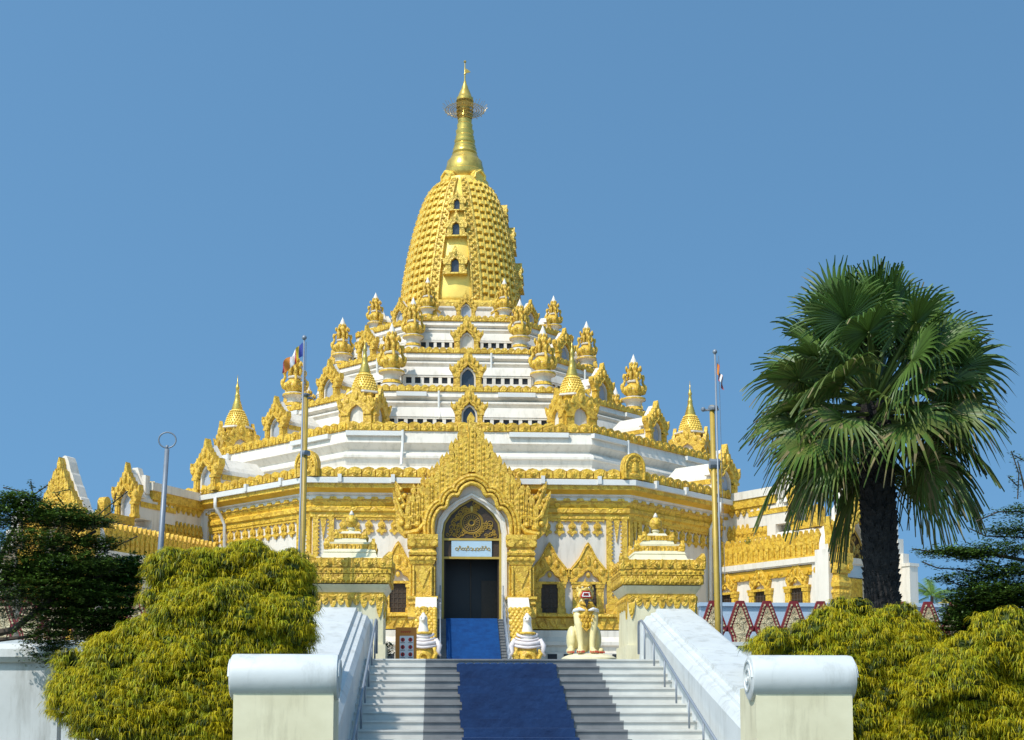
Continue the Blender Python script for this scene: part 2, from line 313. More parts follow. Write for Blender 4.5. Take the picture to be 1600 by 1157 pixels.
# gate pedestals
def pedestal(px, label, sg):
    Y = 35.4; s = 1/(3.616*2172/34.4)  # zoomed photo px -> m
    cx = at(px, 850, 34.4).x
    def Z(y): return zat(640+y/3.616, 34.4)
    root = thing('gate_pedestal', label, 'pedestal', (cx, Y, ZP), 'gold roofed pedestals at the stair head')
    h = .93; 
    def ring(mb, a, z0, z1, a2=None): mb.lathe([(a, z0), (a if a2 is None else a2, z1)], 4, (cx, Y), R(45), sc=math.sqrt(2))
    m = MB(); ring(m, .86, ZP-.2, Z(1032)); ring(m, .80*1.15, ZP-.2, ZP+.5); m.build('cream_shaft', CREAM, root)
    m = MB(); ring(m, .865, Z(1080), Z(1032))
    for face in range(4):
        m.T = TR((cx, Y, 0), R(90*face))
        for k in range(9):
            x = -.86+(k+.5)*.191; dz = .10 if k % 2 else .17
            if k in (0, 8): dz = .42
            m.poly([(x-.095, Z(1075)), (x-.06, Z(1085)-dz*.6), (x, Z(1085)-dz), (x+.06, Z(1085)-dz*.6), (x+.095, Z(1075)), (x+.095, Z(1045)), (x-.095, Z(1045))], -.90, -.862)
            m.disc(x, Z(1062), .05, -.925, -.895, 8)
        m.T = None
    m.build('hanging_frieze', GOLDF, root)
    m = MB(); ring(m, .87, Z(1034), Z(990), 1.0); m.build('flared_soffit', CREAM, root)
    m = MB(); ring(m, 1.02, Z(984), Z(932)); ring(m, 1.045, Z(930), Z(899)); ring(m, 1.0, Z(899), Z(842))
    for face in range(4):
        m.T = TR((cx, Y, 0), R(90*face))
        for k in range(16): 
            x = -1.0+(k+.5)*.125
            m.ball((x, -1.045, Z(913)), .036, 8, 5)
            m.poly([(x-.055, Z(935)), (x+.055, Z(935)), (x+.04, Z(968)), (x, Z(982)), (x-.04, Z(968))], -1.05, -1.0)
            m.ball((x+.06, -1.03, Z(962)), (.035, .03, .06), 6, 5)
        for k in range(6):
            x = -.85+k*.34
            m.box(x-.15, x+.15, -1.04, -.96, Z(893), Z(845)); m.disc(x, Z(869), .075, -1.085, -1.03, 12); m.ball((x, -1.08, Z(869)), .04, 8, 5)
            m.box(x-.165, x-.15, -1.05, -.98, Z(897), Z(840)); m.box(x+.15, x+.165, -1.05, -.98, Z(897), Z(840))
        # corner leaf
        for e in (-1, 1):
            m.poly([(e*1.08, Z(897)), (e*1.10, Z(860)), (e*1.09, Z(825)), (e*1.0, Z(806)), (e*.86, Z(835)), (e*.80, Z(862)), (e*.78, Z(897))], -1.07, -.99)
        m.T = None
    m.build('gold_cornice', GOLDF, root)
    m = MB()
    ring(m, .84, Z(842), Z(832), .80); ring(m, .70, Z(832), Z(800), .64); ring(m, .66, Z(800), Z(782), .62)
    ring(m, .56, Z(752), Z(741)); ring(m, .42, Z(741), Z(716), .38); ring(m, .27, Z(686), Z(670), .22); m.lathe([(.10, Z(670)), (.07, Z(660)), (.11, Z(650)), (.06, Z(640))], 12, (cx, Y))
    m.build('white_steps', CREAM, root)
    m = MB(); ring(m, .57, Z(783), Z(752)); ring(m, .34, Z(714), Z(686))
    for a, z0, z1, t in ((.57, 785, 752, 722), (.34, 716, 686, 664)):
        for face in range(4):
            m.T = TR((cx, Y, 0), R(90*face))
            for e in (-1, 1): m.poly([(e*(a+.07), Z(z0)), (e*(a+.09), Z((z0+t)/2)), (e*(a+.02), Z(t)), (e*(a-.08), Z((z0+t)/2)), (e*(a-.12), Z(z0))], -a-.06, -a+.02)
            nn = 9 if a > .5 else 6
            for k in range(nn): x = -a+.1+(2*a-.2)*(k+.5)/nn; m.box(x-.022, x+.022, -a-.03, -a, Z(z0-3), Z(z1+3))
            m.T = None
    m.build('gold_steps', GOLDF, root)
    m = MB(); m.lathe([(.05, Z(645)), (.13, Z(632)), (.165, Z(612)), (.15, Z(590)), (.09, Z(575)), (.04, Z(568))], 16, (cx, Y)); m.build('bud', GOLDF, root, smooth=True)
    m = MB(); m.lathe([(.075, Z(573)), (.05, Z(560)), (.03, Z(550)), (.005, Z(543))], 12, (cx, Y)); m.build('white_tip', WHITE, root, smooth=True)
pedestal(545, 'cream pedestal under a stepped gold and white roof, left of the stair head', -1)
pedestal(1034.5, 'cream pedestal under a stepped gold and white roof, right of the lion', 1)
# ================================================================ pagoda
PG = thing('pagoda', 'tall white and gold octagonal pagoda with tiered terraces and a gilded spire', 'pagoda', (XT, YT, ZP))
PC = Vector((XT, YT, 0))
def OT(al=0.0, dz=0.0): return TR((XT, YT, dz), R(al))
def ztA(py, A, px=730): return zat(py, YT-A, px)
FAC = (-90, -45, 0, 45, 90)
A_W = 18.15; A_C = 18.75
ZF = zat(967, 62.5)                          # porch floor level
def octa_part(name, prof, m, parent=PG, closed=False):
    b = MB(OT()); b.octa(prof, closed=closed); return b.build(name, m, parent)
# --- base storey
plz = ztA(1018, A_W)
b = MB(OT()); zz = [ztA(y, A_W+.9) for y in (985, 995, 1003, 1010, 1020)]
b.octa([(A_W+1.3, ZP-.1), (A_W+1.3, ZP+.5), (A_W+1.1, ZP+.8), (A_W+1.1, zz[4]), (A_W+.85, zz[4]+.05), (A_W+.85, zz[3]), (A_W+1.0, zz[3]+.05), (A_W+1.0, zz[2]), (A_W+.7, zz[1]), (A_W+.7, ztA(985, A_W+.7)), (A_W-.2, ztA(985, A_W+.7))])
plinth = b.build('plinth', WHITE, PG)
b = MB()
for al in FAC:
    b.T = OT(al); hs = .414*(A_W+1.1)
    n = int(2*hs/.75); b.v, b.f, b.m = [], [], []
    for k in range(n):
        x = -hs+(k+.5)*2*hs/n
        b.box(x-.22, x+.22, -(A_W+1.13), -(A_W+1.0), ztA(1036, A_W+1.1), ztA(1022, A_W+1.1))
    b.box(-hs, hs, -(A_W+1.105), -(A_W+1.05), ztA(1036, A_W+1.1), ztA(1035, A_W+1.1)); b.build('vent_row', BLACKG, plinth)
b = MB(OT()); b.octa([(A_W+.55, ztA(983, A_W+.6)), (A_W+.55, ztA(965, A_W+.6)), (A_W+.75, ztA(963, A_W+.7)), (A_W+.75, ztA(959, A_W+.7)), (A_W-.1, ztA(959, A_W+.7))])
for al in FAC:
    b.T = OT(al); hs = .414*(A_W+.6); n = int(2*hs/.42)
    for k in range(n):
        x = -hs+(k+.5)*2*hs/n; z0, z1 = ztA(981, A_W+.6), ztA(966, A_W+.6)
        b.poly([(x-.19, z1), (x+.19, z1), (x, z0)], -(A_W+.62), -(A_W+.55))
b.build('base_moulding', GOLD, PG)
zc0, zc1 = ztA(783, A_W), ztA(757, A_C)
b = MB(OT()); b.octa([(A_W, ztA(983, A_W)), (A_W, ztA(808, A_W)), (A_W+.0, zc1)]); wall = b.build('wall', WHITE, PG)
# cornice stack
def Y2(y, A): return ztA(y, A)
octa_part('gold_frieze_band', [(A_W+.02, Y2(812, A_W)), (A_W+.14, Y2(810, A_W)), (A_W+.14, Y2(803, A_W)), (A_W+.24, Y2(801, A_W)), (A_W+.24, Y2(795, A_W)), (A_W+.12, Y2(792, A_W)), (A_W+.2, Y2(787, A_W)), (A_W+.2, Y2(784, A_W))], GOLD)
octa_part('white_band', [(A_W+.1, Y2(785, A_W)), (A_W+.24, Y2(784, A_W)), (A_W+.24, Y2(779, A_W)), (A_W+.2, Y2(777, A_W)), (A_W+.34, Y2(775, A_W)), (A_W+.34, Y2(773, A_W))], WHITE)
for al in FAC:
    b = MB(OT(al)); hs = .414*A_W; b.box(-hs, hs, -(A_W+.255), -(A_W+.2), Y2(784.2, A_W), Y2(782.3, A_W))
    for k in range(23): x = -hs+(k+.5)*2*hs/23; b.poly([(x-.20, Y2(783.5, A_W)), (x+.20, Y2(783.5, A_W)), (x+.13, Y2(779, A_W)), (x-.13, Y2(779, A_W))], -(A_W+.30), -(A_W+.22))
    b.build('gold_boss_row', GOLDF, PG)
octa_part('amber_cove', [(A_W+.3, Y2(774, A_W+.3)), (A_W+.36, Y2(770, A_W+.4)), (A_W+.5, Y2(766, A_C)), (A_C-.02, Y2(764, A_C)), (A_C+.03, Y2(763, A_C))], AMBER)
octa_part('gold_cornice', [(A_C+.0, Y2(764.5, A_C)), (A_C+.06, Y2(764, A_C)), (A_C+.06, Y2(757, A_C)), (A_C-.3, Y2(757, A_C))], GOLD)
gut = octa_part('gutter', [(A_C+.02, Y2(757.5, A_C)), (A_C+.18, Y2(757, A_C)), (A_C+.18, Y2(749, A_C)), (A_C+.1, Y2(748, A_C)), (A_C-3.6, Y2(748, A_C))], PLASW)
b = MB()
for al in (-45, 0, 45):   # gutter brackets
    for x in (-6.2, -3.7, 3.4, 6.1): b = MB(OT(al)); b.box(x-.09, x+.09, -(A_C+.28), -(A_C+.1), Y2(756, A_C), Y2(744, A_C)); b.build('gutter_bracket', PLASW, gut)
b = MB()
for al, x in ((-45, .9), (45, -.7)):
    b = MB(OT(al))
    b.tube([(x, -(A_C+.2), Y2(757, A_C)), (x, -(A_C+.2), Y2(772, A_C)), (x+.0, -(A_W+.5), Y2(784, A_C)), (x, -(A_W+.2), Y2(800, A_C)), (x, -(A_W+.16), Y2(960, A_C))], .09, 7)
    b.build('downpipe', PLASW, PG, smooth=True)
# window wall ornament on each facet
def hood(b, x, zb, s=1.0, y=-(A_W+.02)):
    """flame-topped window hood, zb = lintel height"""
    o = [(-.98, 0), (-.98, .1), (-1.06, .28), (-1.13, .62), (-1.06, .74), (-.97, .68), (-.80, .90), (-.64, 1.10), (-.48, 1.30), (-.34, 1.56), (-.22, 1.82), (-.12, 2.0), (0, 2.14)]
    o = o + [(-a, z) for a, z in o[-2::-1]]
    inn = [(.62, 0), (.5, .22), (.3, .32), (.2, .5), (0, .62), (-.2, .5), (-.3, .32), (-.5, .22), (-.62, 0)]
    P = [(x+a*s, zb+z*s) for a, z in o+inn]
    b.poly(P, y-.16, y)
    lo = [(x+a*s*1.08, y-.2, zb+z*s*1.05+.03) for a, z in inn]; b.tube(lo, .07*s, 6)
    lo = [(x+a*s*.93, y-.18, zb+(z*.93)*s) for a, z in o[2:-2]]; b.tube(lo, .05*s, 5)
    for e in (-1, 1):
        b.ball((x+e*.72*s, y-.16, zb+.55*s), (.16*s, .10, .2*s), 8, 6); b.ball((x+e*.4*s, y-.16, zb+.95*s), (.11*s, .09, .2*s), 8, 6)
    b.ball((x, y-.17, zb+1.15*s), (.13*s, .1, .28*s), 8, 6); b.ball((x, y-.2, zb+.36*s), (.12*s, .08, .15*s), 8, 6)
def window_set(parent, T, x, zl, z0, w, s, y, mats=None):
    """gold framed window with hood; returns the window object"""
    b = MB(T)
    for e in (-1, 1):
        b.box(x+e*(w+.17)-.17, x+e*(w+.17)+.17, y-.16, y, z0, zl-.06)
        b.box(x+e*(w+.17)-.21, x+e*(w+.17)+.21, y-.2, y, z0, z0+.22); b.box(x+e*(w+.17)-.21, x+e*(w+.17)+.21, y-.2, y, zl-.24, zl-.06)
        b.poly([(x+e*(w+.17)-.09, zl-.35), (x+e*(w+.17)+.09, zl-.35), (x+e*(w+.17), zl-.8)], y-.19, y-.15)
    b.box(x-w-.42, x+w+.42, y-.22, y, zl-.06, zl+.06); b.box(x-w-.45, x+w+.45, y-.25, y, z0-.14, z0-.001)
    hood(b, x, zl+.05, s, y)
    o = b.build('window', GOLDF, parent)
    b = MB(T); b.box(x-w, x+w, y-.05, y+.02, z0, zl-.061)
    pane = b.build('lattice', BROWN, o)
    b = MB(T)
    for k in range(1, 4): b.box(x-w+2*w*k/4-.02, x-w+2*w*k/4+.02, y-.08, y-.051, z0, zl-.062)
    for k in range(1, 6): zz_ = z0+(zl-z0)*k/6; b.box(x-w, x+w, y-.075, y-.0515, zz_-.02, zz_+.02)
    b.build('bars', BARK2, o)
    return o
def pendants(b, hs, y, ztop, h, pitch, y2=.09):
    n = max(2, int(round(2*hs/pitch))); p = 2*hs/n
    for k in range(n):
        x = -hs+(k+.5)*p; r = p*.5
        b.poly([(x-.14*p, ztop), (x+.14*p, ztop), (x+.1*p, ztop-h*.3), (x-.1*p, ztop-h*.3)], y-y2, y)
        b.disc(x, ztop-h*.42, r*.62, y-y2*1.3, y, 12); b.disc(x, ztop-h*.42, r*.3, y-y2*2, y-y2, 10)
        b.poly([(x-.2*p, ztop-h*.6), (x-.42*p, ztop-h*.72), (x-.34*p, ztop-h*.82), (x-.15*p, ztop-h*.82), (x-.12*p, ztop-h*.9), (x, ztop-h), (x+.12*p, ztop-h*.9), (x+.15*p, ztop-h*.82), (x+.34*p, ztop-h*.82), (x+.42*p, ztop-h*.72), (x+.2*p, ztop-h*.6), (x, ztop-h*.52)], y-y2*1.15, y)
        b.poly([(x+.34*p, ztop), (x+.66*p, ztop), (x+.5*p, ztop-h*.2)], y-y2*.9, y)
b = MB(); b2 = MB()
for al in FAC:
    b.T = b2.T = OT(al); hs = .414*A_W
    b.v, b.f, b.m = [], [], []
    b.box(-hs+1.12, hs-1.12, -(A_W+.1), -(A_W-.1), Y2(814, A_W), Y2(809, A_W))
    pendants(b, hs-1.15, -A_W, Y2(811, A_W), Y2(811, A_W)-Y2(838, A_W), .61)
    b.build('pendant_frieze', GOLDF, PG)
for al in FAC:
    for e in (-1, 1):                      # pilasters with white lozenges at each corner
        b = MB(OT(al)); hs = .414*A_W; x0, x1 = hs-1.02, hs-.02; z0, z1 = Y2(962, A_W), Y2(785, A_W)
        b.box(min(e*x0, e*(x0+.25)), max(e*x0, e*(x0+.25)), -(A_W+.13), -A_W, z0, z1); b.box(min(e*(x1-.25), e*x1), max(e*(x1-.25), e*x1), -(A_W+.131), -A_W, z0, z1)
        xm = e*(x0+x1)/2; hw = .26
        b.poly([(xm-hw, z1), (xm+hw, z1), (xm, z1-1.9)], -(A_W+.1), -A_W); b.poly([(xm-hw, z0), (xm+hw, z0), (xm, z0+1.9)], -(A_W+.1), -A_W)
        b.box(xm-.56, xm+.56, -(A_W+.24), -A_W, z0-.05, z0+.55); b.box(xm-.5, xm+.5, -(A_W+.18), -A_W, z0+.55, z0+.85)
        for k in range(24): b.ball((xm+e*.22, -(A_W+.09), z0+.9+k*(z1-z0-1)/24), .05, 6, 4); b.ball((xm-e*.22, -(A_W+.09), z0+.9+k*(z1-z0-1)/24), .05, 6, 4)
        b.build('pilaster', GOLDF, PG)
zl, zs = zat(911, YT-A_W), zat(958, YT-A_W)
for al in FAC:
    xs = (-5.35, -3.45, 3.75, 5.6) if al == 0 else (-4.1, 0, 4.1)
    if al in (-45, 45): xs = (-4.1,) if al == 45 else (4.1,)
    for x in xs: window_set(PG, OT(al), x, zl, zs, .40, .90, -A_W)
# parapet tiles
def parapet(name, A, z0, z1, tile=.62, knob=True, t=.28):
    b = MB(OT()); b.octa([(A-t, z0), (A, z0), (A, z1-.05), (A-t, z1-.05)], closed=True)
    h = z1-z0
    for al in FAC:
        b.T = OT(al); hs = .414*A; n = max(2, int(round(2*hs/tile))); p = 2*hs/n
        for k in range(n):
            x = -hs+(k+.5)*p
            b.poly([(x-p*.46, z0+.03), (x+p*.46, z0+.03), (x+p*.46, z1-.07), (x+p*.3, z1+.0), (x, z1+.05), (x-p*.3, z1+.0), (x-p*.46, z1-.07)], -(A+.09), -(A-.02))
            if knob: b.disc(x, z0+h*.5, min(p, h)*.30, -(A+.14), -(A+.08), 10); b.ball((x, -(A+.13), z0+h*.5), min(p, h)*.16, 6, 4)
    return b.build(name, GOLD, PG)
parapet('parapet', A_C+.0, Y2(747.5, A_C), Y2(733, A_C), .66)
TA, TB, TC, TD_ = 14.85, 11.05, 8.25, 6.4
def tier_prof(A0, z0, A1, z1, k=.55, floor_in=0.0):
    h = z1-z0; q = [(0, 0), (0, .34), (-.14, .35), (-.14, .385), (-.62, .39), (-.60, .42), (-.30, .53), (-.12, .545), (-.08, .58), (-.18, .625), (-.45, .63), (-.45, .655), (-.75, .66), (-.70, .69), (-.15, .79), (0, .80), (0, 1.0)]
    return [(A0+(A1-A0)*f+a*k, z0+h*f) for a, f in q] + [(floor_in, z1)]
def strip(A, z0, z1, hsx, parent, pitch=.5):
    b = MB(); d = MB()
    for al in FAC:
        b.T = d.T = OT(al); hs = hsx
        d.box(-hs, hs, -(A+.02), -(A-.2), z0+.03, z1-.03)
        n = int(round(2*hs/pitch)); p = 2*hs/n
        b.box(-hs-.1, hs+.1, -(A+.12), -(A-.05), z1-.04, z1+.06); b.box(-hs-.1, hs+.1, -(A+.12), -(A-.05), z0-.1, z0+.04)
        for k in range(n+1): x = -hs+k*p; b.box(x-p*.19, x+p*.19, -(A+.10), -(A-.05), z0+.04, z1-.04)
        o = b.build('window_strip', WHITE, PG); d.build('openings', BLACKG, o); b, d = MB(), MB()
# tier A
z_g = Y2(748, A_C); zA1 = Y2(675, TA)
octa_part('terrace', tier_prof(15.6, z_g-.02, TA, zA1, .6), WHITE)
parapet('parapet', TA+.02, zA1, Y2(662, TA), .62)
zB1 = Y2(613, TB); zC1 = Y2(553, TC); zD1 = Y2(503, TD_)
t = octa_part('terrace', tier_prof(TB+.45, Y2(653, TB+.3), TB, zB1, .5), WHITE)
octa_part('terrace_foot', [(TB+.25, zA1-.01), (TB+.25, Y2(652.5, TB+.3))], WHITE, PG)
strip(TB+.3, Y2(668, TB+.3), Y2(655, TB+.3), 4.3, t)
parapet('parapet', TB+.02, zB1, Y2(604, TB), .42, False)
t = octa_part('terrace', tier_prof(TC+.45, Y2(588, TC+.3), TC, zC1, .45), WHITE)
octa_part('terrace_foot', [(TC+.25, zB1-.01), (TC+.25, Y2(587.5, TC+.3))], WHITE, PG)
strip(TC+.3, Y2(602, TC+.3), Y2(590, TC+.3), 3.45, t)
parapet('parapet', TC+.02, zC1, Y2(545, TC), .38, False)
t = octa_part('terrace', tier_prof(TD_+.4, Y2(533, TD_+.3), TD_, zD1, .4), WHITE)
octa_part('terrace_foot', [(TD_+.22, zC1-.01), (TD_+.22, Y2(532.5, TD_+.3))], WHITE, PG)
strip(TD_+.27, Y2(546, TD_+.3), Y2(535, TD_+.3), 2.65, t, .46)
parapet('parapet', TD_+.02, zD1, Y2(495, TD_), .36, False)
# drum under the dome
zE0 = zD1; AE = 4.7; zE1 = Y2(481, AE-.5)
octa_part('drum', [(AE+.1, zE0-.01), (AE+.1, zE0+.25), (AE-.2, zE0+.3), (AE-.35, zE1-.2), (AE-.25, zE1-.1), (AE-.25, zE1), (2, zE1)], WHITE)
octa_part('drum_crown', [(4.3, zE1-.01), (4.3, zE1+.3), (4.1, zE1+.5), (3.5, zE1+.55)], LEAFC)
# drainpipes on the terraces
b = MB(OT(0))
for (x, yy, A) in ((-3.55, 613, TB), (3.0, 553, TC), (-5.2, 675, TA), (-3.55, 676, TA+.02)):
    pass
for al in (-45, 0, 45):
    b = MB(OT(al))
    b.tube([(-3.35, -(TA+.25), zA1), (-3.35, -(TA+.25), Y2(695, TA)), (-3.4, -(TA+.5), Y2(722, TA)), (-3.4, -(TA+.9), Y2(733, TA))], .07, 6); b.build('drainpipe', PLASW, PG); b = MB(OT(al))
    b.tube([(-1.55, -(TB+.2), zB1), (-1.55, -(TB+.2), Y2(640, TB)), (-1.5, -(TB+.5), Y2(656, TB))], .06, 6); b.build('drainpipe', PLASW, PG); b = MB(OT(al))
    b.tube([(1.35, -(TC+.2), zC1), (1.35, -(TC+.2), Y2(580, TC))], .06, 6); b.build('drainpipe', PLASW, PG)
    for x0, x1, A, z in ((-6.2, -3.3, TA+.2, zA1), (2.0, 5.0, TA+.2, zA1), (-3.8, -2.2, TB+.15, zB1), (1.6, 3.6, TB+.15, zB1)): b = MB(OT(al)); b.box(x0, x1, -(A+.08), -A+.15, z-.28, z-.05); b.build('terrace_gutter', PLASW, PG)
# ---------------------------------------------------------------- dormer gables (built once, copied)
def arch(h, hs, z0=0.0, hsp=.5, lob=0):
    """pointed arch outline from right foot over the apex to the left foot"""
    r = [(hs, z0), (hs, z0+h*hsp), (hs*.93, z0+h*(hsp+.17)), (hs*.72, z0+h*(hsp+.30)), (hs*.4, z0+h*(hsp+.42)), (0, z0+h)]
    return r + [(-a, z) for a, z in r[-2::-1]]
def dormer(depth, pane, loc, al, roofd=None):
    b = MB()
    o = [(-.92, 0), (-.92, .12), (-.86, .14), (-.86, .7), (-.96, .78), (-1.02, .95), (-1.2, 1.22), (-1.16, 1.52), (-1.05, 1.34), (-.93, 1.28), (-.86, 1.5), (-.74, 1.44), (-.66, 1.72), (-.54, 1.66), (-.46, 1.92), (-.34, 1.88), (-.26, 2.14), (-.15, 2.14), (-.07, 2.45), (0, 2.62)]
    o = o+[(-a, z) for a, z in o[-2::-1]]
    inn = [(.5, 0), (.5, .7), (.47, .92), (.35, 1.0), (.3, 1.17), (.16, 1.25), (0, 1.46)]; inn = inn+[(-a, z) for a, z in inn[-2::-1]]
    b.poly(o+inn, -.12, .22)
    b.tube([(a*1.13, -.15, z*1.04) for a, z in inn[2:-2]], .07, 6); b.tube([(a*1.45, -.13, z*1.12) for a, z in inn[3:-3]], .05, 6)
    for e in (-1, 1):
        b.box(min(e*.5, e*.95), max(e*.5, e*.95), -.2, .2, 0, .16); b.box(min(e*.5, e*.93), max(e*.5, e*.93), -.2, .2, .62, .76)
        b.box(min(e*.58, e*.8), max(e*.58, e*.8), -.17, .2, .16, .62)
        b.ball((e*.95, -.13, 1.12), (.15, .1, .2), 8, 6); b.ball((e*.62, -.13, 1.42), (.1, .08, .17), 8, 6); b.ball((e*.36, -.13, 1.68), (.09, .08, .17), 8, 6)
    b.ball((0, -.15, 1.85), (.12, .1, .26), 8, 6)
    g = b.build('dormer_gable', GOLDF, PG, loc=loc, rotz=R(al))
    b = MB(); a1 = arch(1.32, .5, 0, .5); a2 = arch(1.2, .4, 0, .5)
    b.poly(a1+a2[::-1], .02, .75)
    r1 = arch(1.75, .84, 0, .42); b.poly(r1, .221, depth)
    b.poly([(-.92, .95), (-1.0, 1.0), (0, 2.35), (1.0, 1.0), (.92, .95), (0, 2.2)], .05, .6)
    # flat-backed reveal, open in front
    s_ = b.build('niche_surround', WHITE, g, loc=loc); s_.location = (0, 0, 0)
    b = MB(); b.poly([(a*.99, z) for a, z in a2], .2195, .2205) if False else b.poly([(a*.98, z*.99) for a, z in a2], .17, .215)
    p_ = b.build('niche_panel', pane, g, loc=loc); p_.location = (0, 0, 0)
    b = MB(); b.box(-.9, -.845, .3, depth, .55, .8); b.box(.845, .9, .3, depth, .55, .8)
    c_ = b.build('side_cornice', GOLD, g, loc=loc); c_.location = (0, 0, 0)
    return g
NAVY = mat('dark_niche_glass', (.045, .06, .085), .2, 0, vscale=2)
dg_first = {}
def place_dormer(A, z, al, depth, pane, sc=1.0):
    n = Vector((math.sin(R(al)), -math.cos(R(al)), 0)); loc = PC+n*A+Vector((0, 0, z))
    key = (depth, pane.name)
    if key not in dg_first: o = dormer(depth, pane, loc, al); dg_first[key] = o
    else: o = dup(dg_first[key], PG, loc, R(al))
    o.scale = (sc, sc, sc); return o
for al in FAC:
    fr_ = al == 0
    place_dormer(TA-.35, Y2(664, TA-.3), al, 2.8, NAVY if fr_ else GREYW, .80 if fr_ else .90)
    place_dormer(TB-.25, Y2(605, TB-.2), al, 2.4, NAVY if fr_ else GREYW, .84 if fr_ else .86)
    place_dormer(TC-.2, Y2(548, TC-.2), al, 1.9, WHITE if fr_ else GREYW, .78)
    place_dormer(AE+.75, Y2(497, AE+.7), al, 1.2, GREYW, .62)
    if not fr_: place_dormer(A_C+.12, z_g+.12, al, 3.0, GREYW, 1.05)
for al in (-22.5, 22.5, -67.5, 67.5): place_dormer(AE+.95, Y2(495, AE+.7), al, 1.2, GREYW, .56)
# ---------------------------------------------------------------- vase finials
def vase(loc, sc):
    b = MB(); b.lathe([(.56, -.35), (.56, .06), (.48, .12), (.40, .2), (.40, .42), (.46, .50), (.62, .58), (.62, .66), (.50, .70), (.30, .74), (.15, .78), (.15, 1.3), (.36, 1.36), (.38, 1.42), (.32, 1.46), (.1, 1.47)], 24)
    b.lathe([(.475, .98), (.50, 1.03), (.475, 1.08)], 24, cap=False)
    g = b.build('vase_finial', WHITE, PG, loc=loc, smooth='auto')
    b = MB(); b.lathe([(.30, .72), (.42, .80), (.49, .92), (.50, 1.05), (.44, 1.20), (.30, 1.32), (.24, 1.36)], 20)
    b.lathe([(.20, 1.45), (.26, 1.55), (.20, 1.7), (.24, 1.85), (.26, 2.0), (.20, 2.15), (.15, 2.24)], 14); b.lathe([(.575, .10), (.50, .14), (.43, .2), (.43, .26)], 20, cap=False); b.lathe([(.635, .56), (.64, .60), (.635, .64)], 20, cap=False)
    for k in range(8):
        a = k*math.pi/4+.2; c, s_ = math.cos(a), math.sin(a)
        b.ball((c*.47, s_*.47, 1.02), (.15, .15, .17), 10, 7); b.ball((c*.56, s_*.56, 1.02), (.07, .07, .08), 8, 5)
        if k % 2 == 0: pts = [(.46, .86), (.60, .94), (.66, 1.10), (.58, 1.26), (.50, 1.40), (.52, 1.58), (.44, 1.72), (.34, 1.74)]; rr = [.05, .08, .09, .08, .07, .07, .06, .03]
        else: pts = [(.26, 1.42), (.38, 1.55), (.36, 1.72), (.28, 1.84), (.34, 2.0), (.38, 2.10)]; rr = [.05, .08, .08, .07, .07, .02]
        b.tube([(c*r_, s_*r_, z) for r_, z in pts], rr, 6)
        for r_, z, q in ((.66, 1.16, .09), (.54, 1.62, .09), (.40, 2.0, .07), (.30, 1.78, .08)):
            if (k % 2 == 0) or z > 1.7: b.ball((c*r_, s_*r_, z), (q, q, q*1.7), 6, 5)
        b.ball((c*.20, s_*.20, 2.2), (.06, .06, .10), 6, 5)
    o = b.build('vase', GOLDF, g, loc=loc, smooth=True); o.location = (0, 0, 0)
    b = MB(); b.lathe([(.17, 2.18), (.19, 2.27), (.17, 2.34), (.09, 2.50), (.005, 2.68)], 12); o = b.build('white_bud', WHITE, g, loc=loc, smooth=True); o.location = (0, 0, 0)
    g.scale = (sc*.84, sc*.84, sc); return g
v0 = None
for A, z, sc in ((9.9, zB1+.50, 1.32), (7.25, zC1+.48, 1.12), (5.35, zD1+.42, .93)):
    for al in (-67.5, -22.5, 22.5, 67.5, -112.5, 112.5):
        n = Vector((math.sin(R(al)), -math.cos(R(al)), 0)); rr = A/math.cos(R(22.5)); zz_ = z-(.0 if abs(al) < 30 else 0.0)
        loc = PC+n*rr+Vector((0, 0, zz_))
        if v0 is None: v0 = vase(loc, sc)
        else:
            o = dup(v0, PG, loc); o.scale = (sc*.84, sc*.84, sc)
